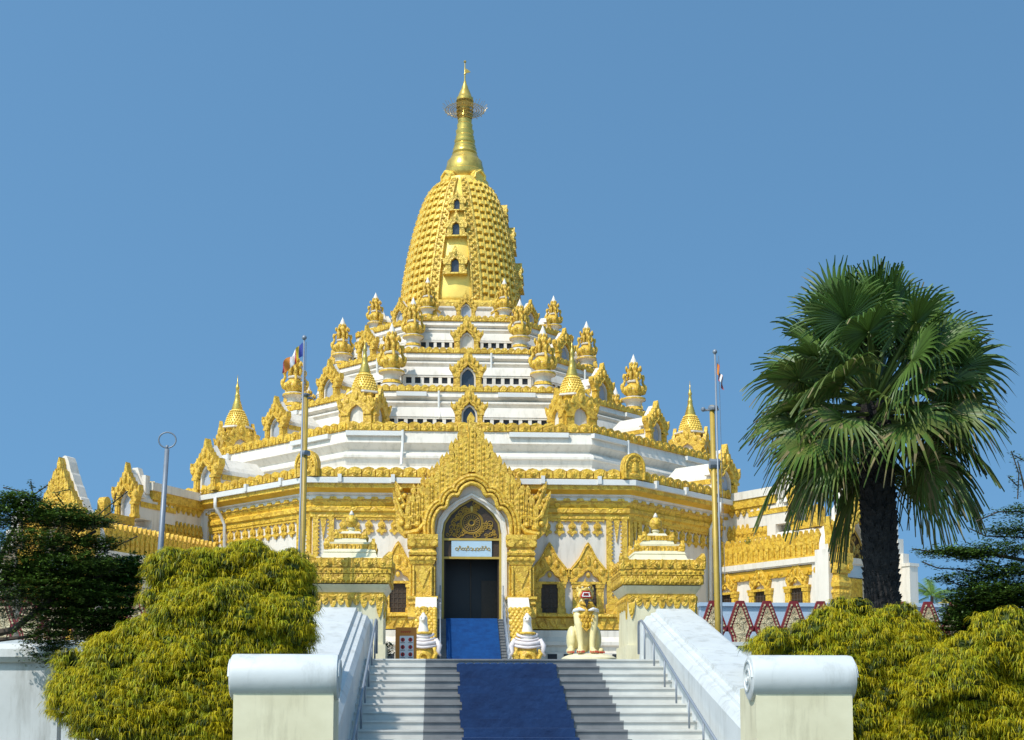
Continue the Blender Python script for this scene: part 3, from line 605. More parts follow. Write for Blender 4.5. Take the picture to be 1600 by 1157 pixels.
# ---------------------------------------------------------------- corner stupas
def stupa(loc, al):
    b = MB()
    for k in range(4):
        b.T = TR((0, 0, 0), R(90*k))
        o = [(-.86, 0), (-.86, .9), (-1.0, 1.05), (-1.12, 1.5), (-.95, 1.4), (-.8, 1.3), (-.66, 1.62), (-.52, 1.55), (-.42, 1.85), (-.28, 1.8), (-.16, 2.1), (0, 2.35)]; o = o+[(-a, z) for a, z in o[-2::-1]]
        inn = [(.40, 0), (.40, .8), (.30, 1.05), (0, 1.25)]; inn = inn+[(-a, z) for a, z in inn[-2::-1]]
        b.poly(o+inn, -1.0, -.82)
        for e in (-1, 1): b.box(min(e*.42, e*.84), max(e*.42, e*.84), -1.06, -.9, .7, .86); b.box(min(e*.42, e*.84), max(e*.42, e*.84), -1.06, -.9, 0, .14); b.ball((e*.9, -1.0, 1.25), (.16, .08, .16), 8, 6); b.ball((e*.5, -1.0, 1.5), (.12, .08, .16), 8, 6)
        b.ball((0, -1.01, 1.72), (.14, .09, .26), 8, 6)
    b.T = None
    b.lathe([(.78, 1.5), (.82, 1.62), (.74, 1.75), (.80, 1.86), (.66, 1.9)], 4, rot=R(45), sc=1.3)
    g = b.build('corner_stupa', GOLDF, PG, loc=loc, rotz=R(al))
    b = MB(); b.box(-.80, .80, -.80, .80, 0, 1.5); b.lathe([(.76, 1.88), (.84, 1.93), (.84, 2.02), (.7, 2.05)], 8, rot=R(22.5), sc=1.12); o = b.build('white_core', WHITE, g, loc=loc); o.location = (0, 0, 0)
    b = MB(); pr = [(.66, 2.04), (.64, 2.25), (.56, 2.5), (.46, 2.72), (.36, 2.92), (.38, 2.98), (.30, 3.08)]; b.lathe(pr, 32)
    for j in range(7):
        t0 = j/7; z = 2.06+t0*.98; 
        r_ = .66-.06*t0-.28*t0**1.7
        for k in range(24): a = 2*math.pi*(k+.5*(j % 2))/24; b.ball((r_*math.cos(a), r_*math.sin(a), z+.06), (.07*(1-.4*t0),)*3, 5, 4)
    o = b.build('bell', LEAF, g, loc=loc, smooth=True); o.location = (0, 0, 0)
    b = MB(); b.lathe([(.30, 3.06), (.33, 3.10), (.29, 3.16), (.31, 3.2), (.25, 3.3), (.27, 3.34), (.21, 3.45), (.22, 3.49), (.17, 3.6), (.135, 3.85), (.155, 3.9), (.11, 3.98), (.085, 4.25), (.125, 4.31), (.09, 4.42), (.03, 4.65), (.008, 5.1)], 14); o = b.build('spire', BURN, g, loc=loc, smooth=True); o.location = (0, 0, 0)
    return g
s0 = None
for al in (-22.5, 22.5, -67.5, 67.5):
    A = 13.0; n = Vector((math.sin(R(al)), -math.cos(R(al)), 0)); loc = PC+n*(A/math.cos(R(22.5)))+Vector((0, 0, zA1+.3 if abs(al) < 30 else zA1))
    if s0 is None: s0 = stupa(loc, al)
    else: dup(s0, PG, loc, R(al))
# big round antefixes above the facade corners
for al in (-67.5, -22.5, 22.5, 67.5):
    n = Vector((math.sin(R(al)), -math.cos(R(al)), 0)); loc = PC+n*(A_C/math.cos(R(22.5))-.12); b = MB(TR(loc, R(al)))
    z0 = Y2(747, A_C); r = .60
    o = [(-.58, z0), (-.60, z0+.5)]+[(-.60*math.cos(t*math.pi/12), z0+.55+.72*math.sin(t*math.pi/12)) for t in range(13)]+[(.60, z0+.5), (.58, z0)]
    b.poly(o, -.22, .16)
    b.tube([(a*.86, -.24, z0+(z-z0)*.92) for a, z in o], .05, 6)
    b.ball((0, -.22, z0+.55), (.16, .12, .3), 8, 6); b.ball((0, -.22, z0+.92), (.1, .1, .12), 8, 6); b.ball((0, -.22, z0+.2), (.3, .12, .12), 8, 6)
    for k in range(10): a = k*math.pi/9; b.ball((.36*math.cos(a), -.22, z0+.5+.45*math.sin(a)), .07, 6, 5)
    b.build('antefix', GOLDF, PG)
# ---------------------------------------------------------------- gilded dome
DP = [(1075, 258), (1040, 254), (1000, 250), (950, 242), (900, 233), (850, 223), (800, 211), (750, 198), (700, 183), (650, 166), (620, 153), (590, 137), (570, 119), (554, 98)]
S1 = 2.691
def dz(yz): return zat(80+yz/S1, YT-.6, 722)
DPR = [(dz(y), h/S1/(FPX/YT)*1.0) for y, h in DP]
def drad(z):
    if z <= DPR[0][0]: return DPR[0][1]
    for (z0, r0), (z1, r1) in zip(DPR, DPR[1:]):
        if z <= z1: return r0+(r1-r0)*(z-z0)/(z1-z0)
    return DPR[-1][1]
zd0, zd1 = DPR[0][0]-.5, DPR[-1][0]; DROT = -7.0
b = MB(OT(DROT))
b.lathe([(drad(zd0+(zd1-zd0)*t/30)*.955, zd0+(zd1-zd0)*t/30) for t in range(31)], 48)
dome = b.build('gilded_dome', LEAF, PG, smooth=True)
ROWS = 17
def dpt(a, z, k=1.0, add=0.0):
    r = drad(z)*k+add; return (r*math.sin(a), -r*math.cos(a), z)
def warp(deg, z):
    """the flat middle panels narrow towards the crown"""
    f = (z-zd0)/(zd1-zd0); p = 15.5*(1-.80*max(0, f)**1.7); q = 24.5-15.5+p*1.0
    s_ = 1 if deg >= 0 else -1; d = abs(deg)
    if d <= 15.5: r = d*p/15.5
    else: r = p+(d-15.5)*(45-p)/29.5
    return R(s_*r)
for side in range(4):
    b = MB(OT(DROT)); base = R(90*side)
    edges = [24.7, 31.3, 38, 45, 52, 58.7, 65.3]
    for ci in range(6):
        e0, e1 = edges[ci]+.35, edges[ci+1]-.35; mid = abs((edges[ci]+edges[ci+1])/2-45); ex = .07*(1-mid/22)
        def ang(e, z): return base+(warp(e, z) if e <= 45 else R(90)-warp(90-e, z))
        for j in range(ROWS+1):
            f0 = (j-.12*(ci % 2))/ROWS; f1 = f0+1/ROWS
            z0 = max(zd0, zd0+(zd1-zd0)*f0); z1 = min(zd1, zd0+(zd1-zd0)*f1-.07)
            if z1-z0 < .1: continue
            zm = z0+(z1-z0)*.55
            P = [dpt(ang(e0, z0), z0, .95), dpt(ang(e1, z0), z0, .95), dpt(ang(e1, zm), zm, 1, .03+ex), dpt(ang(e0, zm), zm, 1, .03+ex), dpt(ang(e1, z1), z1, .96, ex*.6), dpt(ang(e0, z1), z1, .96, ex*.6), dpt(ang(e1, z1), z1, .94), dpt(ang(e0, z1), z1, .94), dpt(ang(e1, z0), z0+.02, 1, .03+ex), dpt(ang(e0, z0), z0+.02, 1, .03+ex)]
            i = [b.pt(p) for p in P]
            b.face((i[0], i[1], i[8], i[9])); b.face((i[9], i[8], i[2], i[3])); b.face((i[3], i[2], i[4], i[5])); b.face((i[5], i[4], i[6], i[7]))
            b.face((i[0], i[9], i[3], i[5], i[7])); b.face((i[1], i[6], i[4], i[2], i[8]))
        # raised rib beside each column of blocks, and a small stud low on every block
        for j in range(44):
            za, zb = zd0+(zd1-zd0)*j/44, zd0+(zd1-zd0)*(j+1)/44
            q = [b.pt(dpt(ang(edges[ci]+d_, z_), z_, 1, h_)) for z_ in (za, zb) for d_, h_ in ((-.45, -.05), (-.45, .06+ex), (.45, .06+ex), (.45, -.05))]
            for k in range(3): b.face((q[k], q[k+1], q[4+k+1], q[4+k]))
        for j in range(ROWS):
            z_ = zd0+(zd1-zd0)*(j-.12*(ci % 2)+.30)/ROWS
            if z_ < zd0+.1 or z_ > zd1-.15: continue
            a_ = (edges[ci]*.36+edges[ci+1]*.64); q = [b.pt(dpt(ang(a_+s1*1.5, z_+s2*.10), z_+s2*.10, 1, h_)) for h_ in (0, .09+ex) for s1, s2 in ((-1, -1), (1, -1), (1, 1), (-1, 1))]
            b.face(q[4:]); b.face((q[0], q[1], q[5], q[4])); b.face((q[1], q[2], q[6], q[5])); b.face((q[2], q[3], q[7], q[6])); b.face((q[3], q[0], q[4], q[7]))
    b.build('stepped_blocks', LEAF, dome)
    for e in (-1, 1):
        b = MB(OT(DROT))
        for j in range(40):
            f0, f1 = j/40, (j+1)/40; z0, z1 = zd0+(zd1-zd0)*f0, zd0+(zd1-zd0)*f1
            for (aa, ab, h_) in ((15.0, 16.3, .12), (16.3, 22.6, .06), (22.6, 24.4, .12)):
                a0, a1 = base+e*warp(aa, z0), base+e*warp(ab, z0); a2, a3 = base+e*warp(ab, z1), base+e*warp(aa, z1)
                q = [dpt(a0, z0, 1, h_), dpt(a1, z0, 1, h_), dpt(a2, z1, 1, h_), dpt(a3, z1, 1, h_)]; q2 = [dpt(a0, z0, .93), dpt(a1, z0, .93), dpt(a2, z1, .93), dpt(a3, z1, .93)]
                i = [b.pt(p) for p in q+q2]; b.face(i[:4]); b.face((i[0], i[3], i[7], i[4])); b.face((i[1], i[5], i[6], i[2]))
            zm = (z0+z1)/2; b.ball(dpt(base+e*warp(19.4+(1.4 if j % 2 else -1.4), zm), zm, 1, .05), (.13, .13, .10), 6, 5)
        b.build('ornate_border', LEAFC, dome)
def dome_niche(side, yz_base, sc):
    z0 = dz(yz_base); r = drad(z0); sd = side+DROT; loc = PC+Vector((math.sin(R(sd))*(r-.02), -math.cos(R(sd))*(r-.02), z0))
    b = MB()
    o = [(-.62, 0), (-.62, .12), (-.55, .14), (-.55, .5), (-.66, .55), (-.7, .85), (-.55, .8), (-.5, 1.0), (-.38, .95), (-.33, 1.15), (-.2, 1.15), (-.1, 1.35), (0, 1.6)]; o = o+[(-a, z) for a, z in o[-2::-1]]
    inn = [(.22, .06), (.22, .5), (.18, .68), (0, .82), (-.18, .68), (-.22, .5), (-.22, .06)]
    b.poly(o+[(.22, 0)]+inn+[(-.22, 0)], -.16, 1.0)
    for e in (-1, 1): b.box(min(e*.24, e*.66), max(e*.24, e*.66), -.24, .9, 0, .12); b.box(min(e*.24, e*.64), max(e*.24, e*.64), -.24, .9, .46, .56); b.box(min(e*.28, e*.5), max(e*.28, e*.5), -.2, .9, .12, .46)
    b.box(-.66, .66, -.26, .5, -.08, -.001)
    b.tube([(a*1.25, -.19, z*1.05) for a, z in inn[1:-1]], .05, 6); b.ball((0, -.19, 1.15), (.09, .07, .16), 6, 5)
    g = b.build('dome_niche', LEAFC, dome, loc=loc, rotz=R(sd)); g.scale = (sc, sc, sc)
    b = MB(); b.box(-.20, .20, -.03, .02, .02, .72); b.disc(0, .6, .16, -.035, .01, 10); q = b.build('niche_glass', NAVY, dome, loc=loc, rotz=R(sd)); q.scale = (sc, sc, sc)
    return g
for side in (0, 90, 180):
    for yz, sc in ((1000, 1.08), (838, .98), (722, .80)): dome_niche(side, yz, sc)
dome.location.x -= .17
# crown ears and spire
SPX = [(566, 62), (546, 68), (538, 74), (525, 77), (515, 78), (510, 74), (497, 75), (490, 72), (470, 69), (462, 62), (455, 56), (447, 54), (440, 47), (432, 50), (425, 46), (415, 47), (408, 42), (400, 43), (393, 38), (386, 41), (378, 41), (374, 35), (362, 37), (356, 33), (345, 35), (338, 36), (334, 30), (318, 30), (312, 31), (306, 27), (292, 28), (286, 24), (270, 24), (262, 20), (240, 19), (215, 21), (212, 33), (200, 33), (196, 28), (185, 25), (170, 19), (160, 14), (150, 12), (140, 7), (128, 5), (126, 3), (100, 2.6), (98, 5), (90, 2.5), (60, 2), (45, .6)]
def spz(yz): return zat(80+yz/S1, YT, 722)
b = MB(OT()); b.lathe([(h/S1/(FPX/YT)*1.1, spz(y)) for y, h in SPX], 32)
spire = b.build('spire', BURN, PG, smooth='auto')
for k in range(4):            # curled leaves at the corners of the crown
    b = MB(OT(DROT+45+90*k)); z = spz(566)
    b.poly([(-.42, z), (-.50, z+.25), (-.30, z+.5), (0, z+.62), (.30, z+.5), (.50, z+.25), (.42, z)], -1.50, -1.18)
    b.tube([(-.40, -1.50, z), (-.36, -1.54, z+.26), (0, -1.56, z+.5), (.36, -1.54, z+.26), (.40, -1.50, z)], .07, 6); b.build('crown_leaf', LEAF, dome)
b = MB(OT()); z = spz(560); b.lathe([(1.55, z-.35), (1.5, z), (1.0, z+.12)], 32); b.build('crown_slab', LEAF, dome)
b = MB(OT()); PXM = S1*FPX/YT
for rr, yz in ((84, 250), (74, 250), (62, 250), (52, 250), (36, 212), (35, 225), (36, 240), (35, 255), (34, 270), (30, 285)):
    r_ = rr/PXM; b.tube([(r_*math.cos(2*math.pi*k/36), r_*math.sin(2*math.pi*k/36), spz(yz)) for k in range(37)], .022 if rr > 45 else .035, 4, False)
for k in range(36):
    a = 2*math.pi*k/36; c, s_ = math.cos(a), math.sin(a)
    b.tube([(c*.30, s_*.30, spz(262)), (c*1.2, s_*1.2, spz(250)), (c*1.42, s_*1.42, spz(236)+.1*(k % 2))], .011, 3)
    b.tube([(c*.52, s_*.52, spz(212)), (c*.44, s_*.44, spz(285))], .018, 3)
    if k % 2: b.ball((c*1.22, s_*1.22, spz(256)), .035, 4, 3)
b.build('umbrella_rings', GILT, spire)
b = MB(OT()); z = spz(88); b.poly([(0, z-.1), (.35, z), (.22, z+.12), (.05, z+.22)], -.02, .02); b.tube([(0, 0, spz(100)), (0, 0, spz(45))], .03, 5); b.ball((0, 0, spz(45)), .09, 6, 5); b.build('vane', GILT, spire)
# ================================================================ porches
PX0 = 370.0
HALF_IN = [(528, 525), (530, 478), (520, 436), (500, 410), (482, 412), (470, 398), (466, 372), (448, 352), (430, 358), (418, 346), (410, 326), (392, 312), (370, 304)]
HALF_OUT = [(370, 45), (390, 85), (410, 130), (440, 170), (470, 215), (505, 270), (540, 312), (570, 352), (600, 392), (625, 425), (648, 408), (672, 365), (706, 325), (703, 375), (692, 425), (694, 470), (682, 505), (655, 530), (600, 533)]
BLD = [(370, 22, 15, 250), (398, 85, 12, 262), (418, 98, 11, 280), (437, 138, 11, 300), (455, 152, 11, 330), (476, 200, 11, 350), (496, 212, 11, 370), (518, 245, 11, 385), (540, 262, 11, 400), (560, 310, 11, 430), (579, 305, 11, 450), (600, 342, 11, 470), (621, 345, 12, 480), (641, 385, 10, 480)]
def pediment(T, parent, name='pediment', back_white=0.0, material=None, k=.01072, kx=None):
    kx = kx or k; b = MB(T); cv = lambda x, y, sg: (sg*(x-PX0)*kx, (525-y)*k)
    rt = [cv(x, y, 1) for x, y in HALF_OUT]; lf = [cv(x, y, -1) for x, y in HALF_OUT]
    inr = [cv(x, y, 1) for x, y in HALF_IN]; inl = [cv(x, y, -1) for x, y in HALF_IN]
    out = lf[::-1]+rt[1:]+inr+inl[-2::-1]
    b.poly(out, -.10, .30)
    for sg in (-1, 1):
        for x, yt, hw, yb in BLD:
            if sg < 0 and x == 370: continue
            (xc, zt), (_, zb) = cv(x, yt, sg), cv(x, yb, sg); w = hw*kx
            b.poly([(xc-w, zb), (xc-w, zt-.42), (xc-w*1.15, zt-.30), (xc-w*.7, zt-.16), (xc, zt), (xc+w*.7, zt-.16), (xc+w*1.15, zt-.30), (xc+w, zt-.42), (xc+w, zb)], -.24-.02*(x % 3), .22)
            nb = max(2, int((zt-zb-.4)/.24))
            for j in range(nb): b.ball((xc, -.25, zb+.1+(zt-zb-.5)*(j+.5)/nb), (w*.6, .07, .10), 6, 5)
            b.tube([(xc-w*.9, -.27, zb), (xc-w*.9, -.27, zt-.42)], .02, 4); b.tube([(xc+w*.9, -.27, zb), (xc+w*.9, -.27, zt-.42)], .02, 4)
    # lobed mouldings over the arch
    full = [(sx, sz) for sx, sz in inr]+[(sx, sz) for sx, sz in inl[-2::-1]]
    def sm(p):
        q = []
        for (a, b_), (c, d) in zip(p, p[1:]): q += [(a*.75+c*.25, b_*.75+d*.25), (a*.25+c*.75, b_*.25+d*.75)]
        return [p[0]]+q+[p[-1]]
    f2 = sm(full)
    for off, rad, yy in ((.07, .10, -.28), (.27, .07, -.31), (.43, .09, -.27)):
        P = []
        for j, (x, z) in enumerate(f2):
            a, c = f2[max(0, j-2)], f2[min(len(f2)-1, j+2)]; t = Vector((c[0]-a[0], c[1]-a[1])).normalized(); n_ = Vector((t.y, -t.x))
            P.append((x+n_.x*off, yy, z+n_.y*off))
        P = [p for p in P if p[2] > -.05]
        b.tube(P, rad, 7)
        if off == .27:
            for p in P[::2]: b.ball((p[0], yy-.05, p[2]), (.06, .06, .06), 6, 4)
    for sg in (-1, 1):                       # wing scroll
        W = [(655, 515), (600, 505), (570, 470), (580, 440), (612, 440), (640, 455), (665, 435), (680, 395), (698, 345)]
        b.tube([(cv(x, y, sg)[0], -.2, cv(x, y, sg)[1]) for x, y in W], [.12, .13, .12, .1, .11, .12, .11, .08, .03], 7)
        W = [(560, 515), (548, 470), (530, 440)]; b.tube([(cv(x, y, sg)[0], -.2, cv(x, y, sg)[1]) for x, y in W], .1, 6)
        for x, y, r in ((600, 475, .17), (640, 485, .2), (665, 470, .14), (660, 400, .14), (676, 370, .1), (640, 430, .12), (560, 455, .12), (620, 510, .12)): b.ball((*[cv(x, y, sg)[0]], -.16, cv(x, y, sg)[1]), (r, .16, r), 9, 6)
    o = b.build(name, material or GOLDF, parent)
    return o
def column(b, x, y, z0, z1, hw=.60):
    """square carved column: base mouldings, shaft with triangle, stacked capital"""
    h = z1-z0
    def bx(a, za, zb, t=0): b.lathe([(a, za), (a+t, zb)], 4, (x, y), R(45), sc=math.sqrt(2))
    bx(hw+.12, z0, z0+.12*h); bx(hw+.02, z0+.12*h, z0+.16*h); bx(hw+.1, z0+.16*h, z0+.22*h, -.04); bx(hw+.16, z0+.22*h, z0+.25*h)
    bx(hw-.06, z0+.25*h, z0+.64*h); bx(hw-.02, z0+.64*h, z0+.69*h, .06); bx(hw+.06, z0+.69*h, z0+.73*h); bx(hw-.02, z0+.73*h, z0+.75*h)
    bx(hw+.08, z0+.75*h, z0+.78*h, .03); bx(hw+.08, z0+.78*h, z0+.82*h, -.06); bx(hw-.04, z0+.82*h, z0+.85*h); bx(hw+.04, z0+.85*h, z0+.94*h, .1); bx(hw+.15, z0+.94*h, z1)
    for f in (0, 1, 3):
        T0 = b.T; b.T = (T0 if T0 is not None else Matrix()) @ TR((x, y, 0), R(90*f))
        b.poly([(-hw+.12, z0+.62*h), (hw-.12, z0+.62*h), (0, z0+.36*h)], -hw, -hw+.1); b.tube([(-hw+.14, -hw, z0+.26*h), (-hw+.14, -hw, z0+.62*h)], .05, 5); b.tube([(hw-.14, -hw, z0+.26*h), (hw-.14, -hw, z0+.62*h)], .05, 5)
        for e in (-1, 0, 1): b.ball((e*hw*.62, -hw-.04, z0+.71*h), (.12, .08, .09), 8, 5); b.disc(e*(hw-.05), z0+.895*h, .17, -hw-.16, -hw, 12) if e else b.ball((0, -hw-.06, z0+.9*h), (.16, .08, .14), 8, 5)
        b.T = T0
def tympanum(parent, T, hs, z0, zsp, zap, y):
    """dark arch field with gilded wheel and tendrils, sign bar below"""
    b = MB(T)
    r = [(hs, z0), (hs, zsp), (hs*.94, zsp+(zap-zsp)*.3), (hs*.74, zsp+(zap-zsp)*.56), (hs*.42, zsp+(zap-zsp)*.80), (0, zap)]; o = r+[(-a, z) for a, z in r[-2::-1]]
    b.poly(o, y, y+.06); f = b.build('tympanum', BROWN, parent)
    b = MB(T); b.tube([(a, y-.04, z) for a, z in o], .05, 6)
    zc = z0+(zap-z0)*.40; rw = hs*.36
    for rr, th in ((rw, .028), (rw*.28, .03), (rw*.8, .015), (rw*1.12, .02)): b.tube([(rr*math.cos(2*math.pi*k/28), y-.03, zc+rr*math.sin(2*math.pi*k/28)) for k in range(29)], th, 4, False)
    for k in range(20): a = 2*math.pi*k/20; b.tube([(rw*.28*math.cos(a), y-.03, zc+rw*.28*math.sin(a)), (rw*.8*math.cos(a), y-.03, zc+rw*.8*math.sin(a))], .012, 4)
    rnd = random.Random(3)
    for k in range(170):
        x, z = rnd.uniform(-hs*.92, hs*.92), rnd.uniform(z0+.1, zap-.2)
        if math.hypot(x, z-zc) < rw*1.15 or abs(x) > hs*.9*(1-max(0, z-zsp)/(zap-zsp+.01)*.9): continue
        R0 = rnd.uniform(.08, .16); ph = rnd.uniform(0, 6); sg = rnd.choice((-1, 1))
        b.tube([(x+R0*(1-t/15)*math.cos(ph+sg*t*.55), y-.03, z+R0*(1-t/15)*math.sin(ph+sg*t*.55)) for t in range(14)], .019, 4)
    b.ball((0, y-.03, zc+rw*1.35), (.09, .05, .16), 6, 5); b.build('gilded_tracery', GILT, f)
    return f
# ---------------- main porch
YP = 62.5; XP = at(737.5, 800, YP).x; KP = YP/FPX
PO = PG
def zp(y): return zat(y, YP, 737)
zcap = zp(838)
T0 = TR((XP, YP, 0))
pediment(TR((XP, YP+.25, zcap)), PO)
b = MB(T0)
# white front wall with pointed arch opening
hs, zsp, zap = 1.36, zp(832), zp(776)
archr = [(hs, ZF), (hs, zsp), (hs*.94, zsp+(zap-zsp)*.3), (hs*.74, zsp+(zap-zsp)*.56), (hs*.42, zsp+(zap-zsp)*.80), (0, zap)]
archo = archr+[(-a, z) for a, z in archr[-2::-1]]
b.poly([(2.35, ZF), ]+archo+[(-2.35, ZF), (-2.35, zcap+.4), (-1.6, zcap+1.5), (0, zcap+2.6), (1.6, zcap+1.5), (2.35, zcap+.4)], .35, .75)
ar2 = [(a*1.12, z if i in (0,) else z) for i, (a, z) in enumerate(archr)]
b.tube([(a*1.14, .33, z+(.14 if z > zsp else 0)) for a, z in archo], .10, 6)
# side walls and vault running back to the pagoda wall
for e in (-1, 1): b.box(min(e*2.0, e*2.5), max(e*2.0, e*2.5), .75, 3.6, ZF, zcap+.5)
b.poly([(2.5, zcap+.5), (0, zcap+3.6), (-2.5, zcap+.5), (-2.2, zcap+.4), (0, zcap+3.1), (2.2, zcap+.4)], .76, 4.3)
b.build('porch_wall', WHITE, PO)
b = MB(T0); b.box(-6.0, 6.0, 3.67, 3.68, ZF, ZF+.01)
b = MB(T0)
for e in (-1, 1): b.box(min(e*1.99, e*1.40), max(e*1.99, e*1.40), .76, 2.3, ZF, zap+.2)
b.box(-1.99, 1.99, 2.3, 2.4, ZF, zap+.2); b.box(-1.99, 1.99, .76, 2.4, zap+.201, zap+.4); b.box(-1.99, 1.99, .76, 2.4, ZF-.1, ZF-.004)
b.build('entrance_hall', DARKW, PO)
b = MB(T0)
for e in (-1, 1): column(b, e*2.22, .05, zp(966), zcap, .53)
for e in (-1, 1): pass
b.build('column', GOLDF, PO) if False else None
for e in (-1, 1):
    b = MB(T0); column(b, e*2.22, .05, zp(966), zcap, .53); b.build('column', GOLDF, PO)
zb1 = zp(839); tympanum(PO, T0, hs-.06, zb1, zsp, zap-.05, .62)
b = MB(T0)
for z in (zp(841), zp(870)): b.box(-hs+.001, hs-.001, .5, .62, z-.05, z+.05)
for e in (-1, 1): b.box(min(e*(hs-.10), e*(hs-.002)), max(e*(hs-.10), e*(hs-.002)), .48, .63, ZF, zsp)
fr = b.build('door_frame', POLEG, PO)
b = MB(T0); b.box(-hs+.1, hs-.1, .60, .64, zp(869), zp(842)); sb = b.build('sign_panel', BROWN, PO)
b = MB(T0); b.box(-.92, .92, .52, .598, zp(868), zp(843)); sg_ = b.build('sign_board', SIGNB, PO)
b = MB(T0); zc_ = zp(856); rnd = random.Random(5)
def ringglyph(x, z, r, gap=0, ph=0):
    n = 14; a0 = ph+gap/2; a1 = ph+2*math.pi-gap/2
    b.tube([(x+r*math.cos(a0+(a1-a0)*k/n), .505, z+r*math.sin(a0+(a1-a0)*k/n)) for k in range(n+1)], .014, 4)
xg = -.68
for gl in (('o', 0), ('c', 1), ('w', 0), ('o', 1), ('c', 0), ('u', 0), ('o', 0), ('w', 1), ('c', 1), ('o', 0)):
    k, up = gl
    if k == 'o': ringglyph(xg, zc_, .06)
    if k == 'c': ringglyph(xg, zc_, .06, 1.2, -1.57 if up else 3.14)
    if k == 'u': ringglyph(xg, zc_, .06, 1.4, 1.57)
    if k == 'w': ringglyph(xg, zc_, .055, .9, 0); ringglyph(xg+.11, zc_, .055); xg += .09
    if up: ringglyph(xg, zc_+.115, .03, 1.0, 1.2)
    else: b.tube([(xg+.05, .505, zc_-.03), (xg+.07, .505, zc_-.11)], .012, 4)
    xg += .142
b.build('lettering', POLEG, sg_)
b = MB(T0); b.box(-hs+.1, -hs+.16, .66, .72, ZF, zp(871)); b.box(hs-.16, hs-.1, .66, .72, ZF, zp(871)); b.box(-.02, .02, 2.27, 2.29, ZF, zp(871))
b.build('door_jamb', BROWN, PO)
# glazed inner doors standing open in the dark hall
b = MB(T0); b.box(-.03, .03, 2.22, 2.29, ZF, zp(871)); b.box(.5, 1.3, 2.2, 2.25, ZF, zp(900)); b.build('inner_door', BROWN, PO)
# second pediment behind, against the pagoda wall
pediment(TR((XP-.0, YP+2.6, zcap+.85)), PO, 'rear_pediment')
# ---------------- upper stair
US = thing('entrance_stair', 'narrow upper staircase of grey steps rising to the arched door', 'staircase', (XP, 60.5, ZP))
b = MB(); n = 22; rs = (ZF-ZP)/n; tr = .27; yb = YP+.3
for k in range(n): zt = ZF-k*rs; y0 = yb-.15-k*tr; b.box(XP-1.58, XP+1.58, y0, y0+tr+(.4 if k == 0 else 0), ZP-.05, zt-.03); b.box(XP-1.58, XP+1.58, y0-.03, y0+tr-.002+(.4 if k == 0 else 0), zt-.03, zt-.002)
b.build('grey_steps', GRAN, US)
b = MB()
for k in range(n): zt = ZF-k*rs; y0 = yb-.15-k*tr-.045; b.box(XP-1.16, XP+1.16, y0, y0+tr-.004, zt+.003, zt+.022); b.box(XP-1.16, XP+1.16, y0-.012, y0, zt-rs+.02, zt+.022)
tag(b.build('entrance_carpet', CARP), 'bright blue carpet running up the narrow stair to the door', 'carpet')
b = MB(); b.box(XP-1.16, XP+1.16, yb+.12, yb+3, ZF+.002, ZF+.015)
for e, lb in ((-1, 'left'), (1, 'right')):
    b = MB(); x = XP+e*1.42
    yt_, zt_ = yb-.3, ZF+.95; yl, zl_ = yb-.15-n*tr, ZP+.95
    for h in (0, -.22, -.44, -.66):
        b.tube([(x, yt_+.3, zt_+h+.15), (x, yl, zl_+h+.15)], .035 if h == 0 else .018, 6)
    for k in range(9): f = k/8; b.tube([(x, yt_+(yl-yt_)*f, zt_+(zl_-zt_)*f-.95), (x, yt_+(yl-yt_)*f, zt_+(zl_-zt_)*f+(.12 if k else .55))], .03, 6)
    tag(b.build('handrail', STEEL, smooth=True), 'thin steel handrail along the %s edge of the narrow blue-carpeted stair' % lb, 'handrail', 'steel handrails of the upper stair')
    # cheek wall with gold scales
    cx = XP+e*2.05; rt = thing('stair_parapet', 'white capped stair parapet with gold scales, %s of the blue-carpeted stair' % lb, 'parapet', (cx, 60, ZP), 'scaled parapets of the upper stair')
    yA, zA_, yB, zB_ = YP-.55, zp(934), 57.6, ZP+1.05
    b = MB(); hw = .47
    b.poly([(yA, zA_), (yA, ZP), (yB, ZP), (yB, zB_-.4), (yA-1.3, zA_-1.1), (yA-1.0, zA_-.55)], cx-hw, cx+hw, ax='x')
    b.build('white_parapet', WHITE, rt)
    b = MB()
    for j in range(17):
        f = j/17; y = yA-1.15+(yB-yA+1.1)*f; z = zA_-.72+(zB_-zA_+.55)*f
        for i_ in range(-2, 3): b.ball((cx+i_*.19+(.09 if j % 2 else 0)*(1 if i_ < 2 else 0), y-.02, z), (.13, .12, .17), 8, 5)
    b.build('gold_scales', GOLDF, rt)
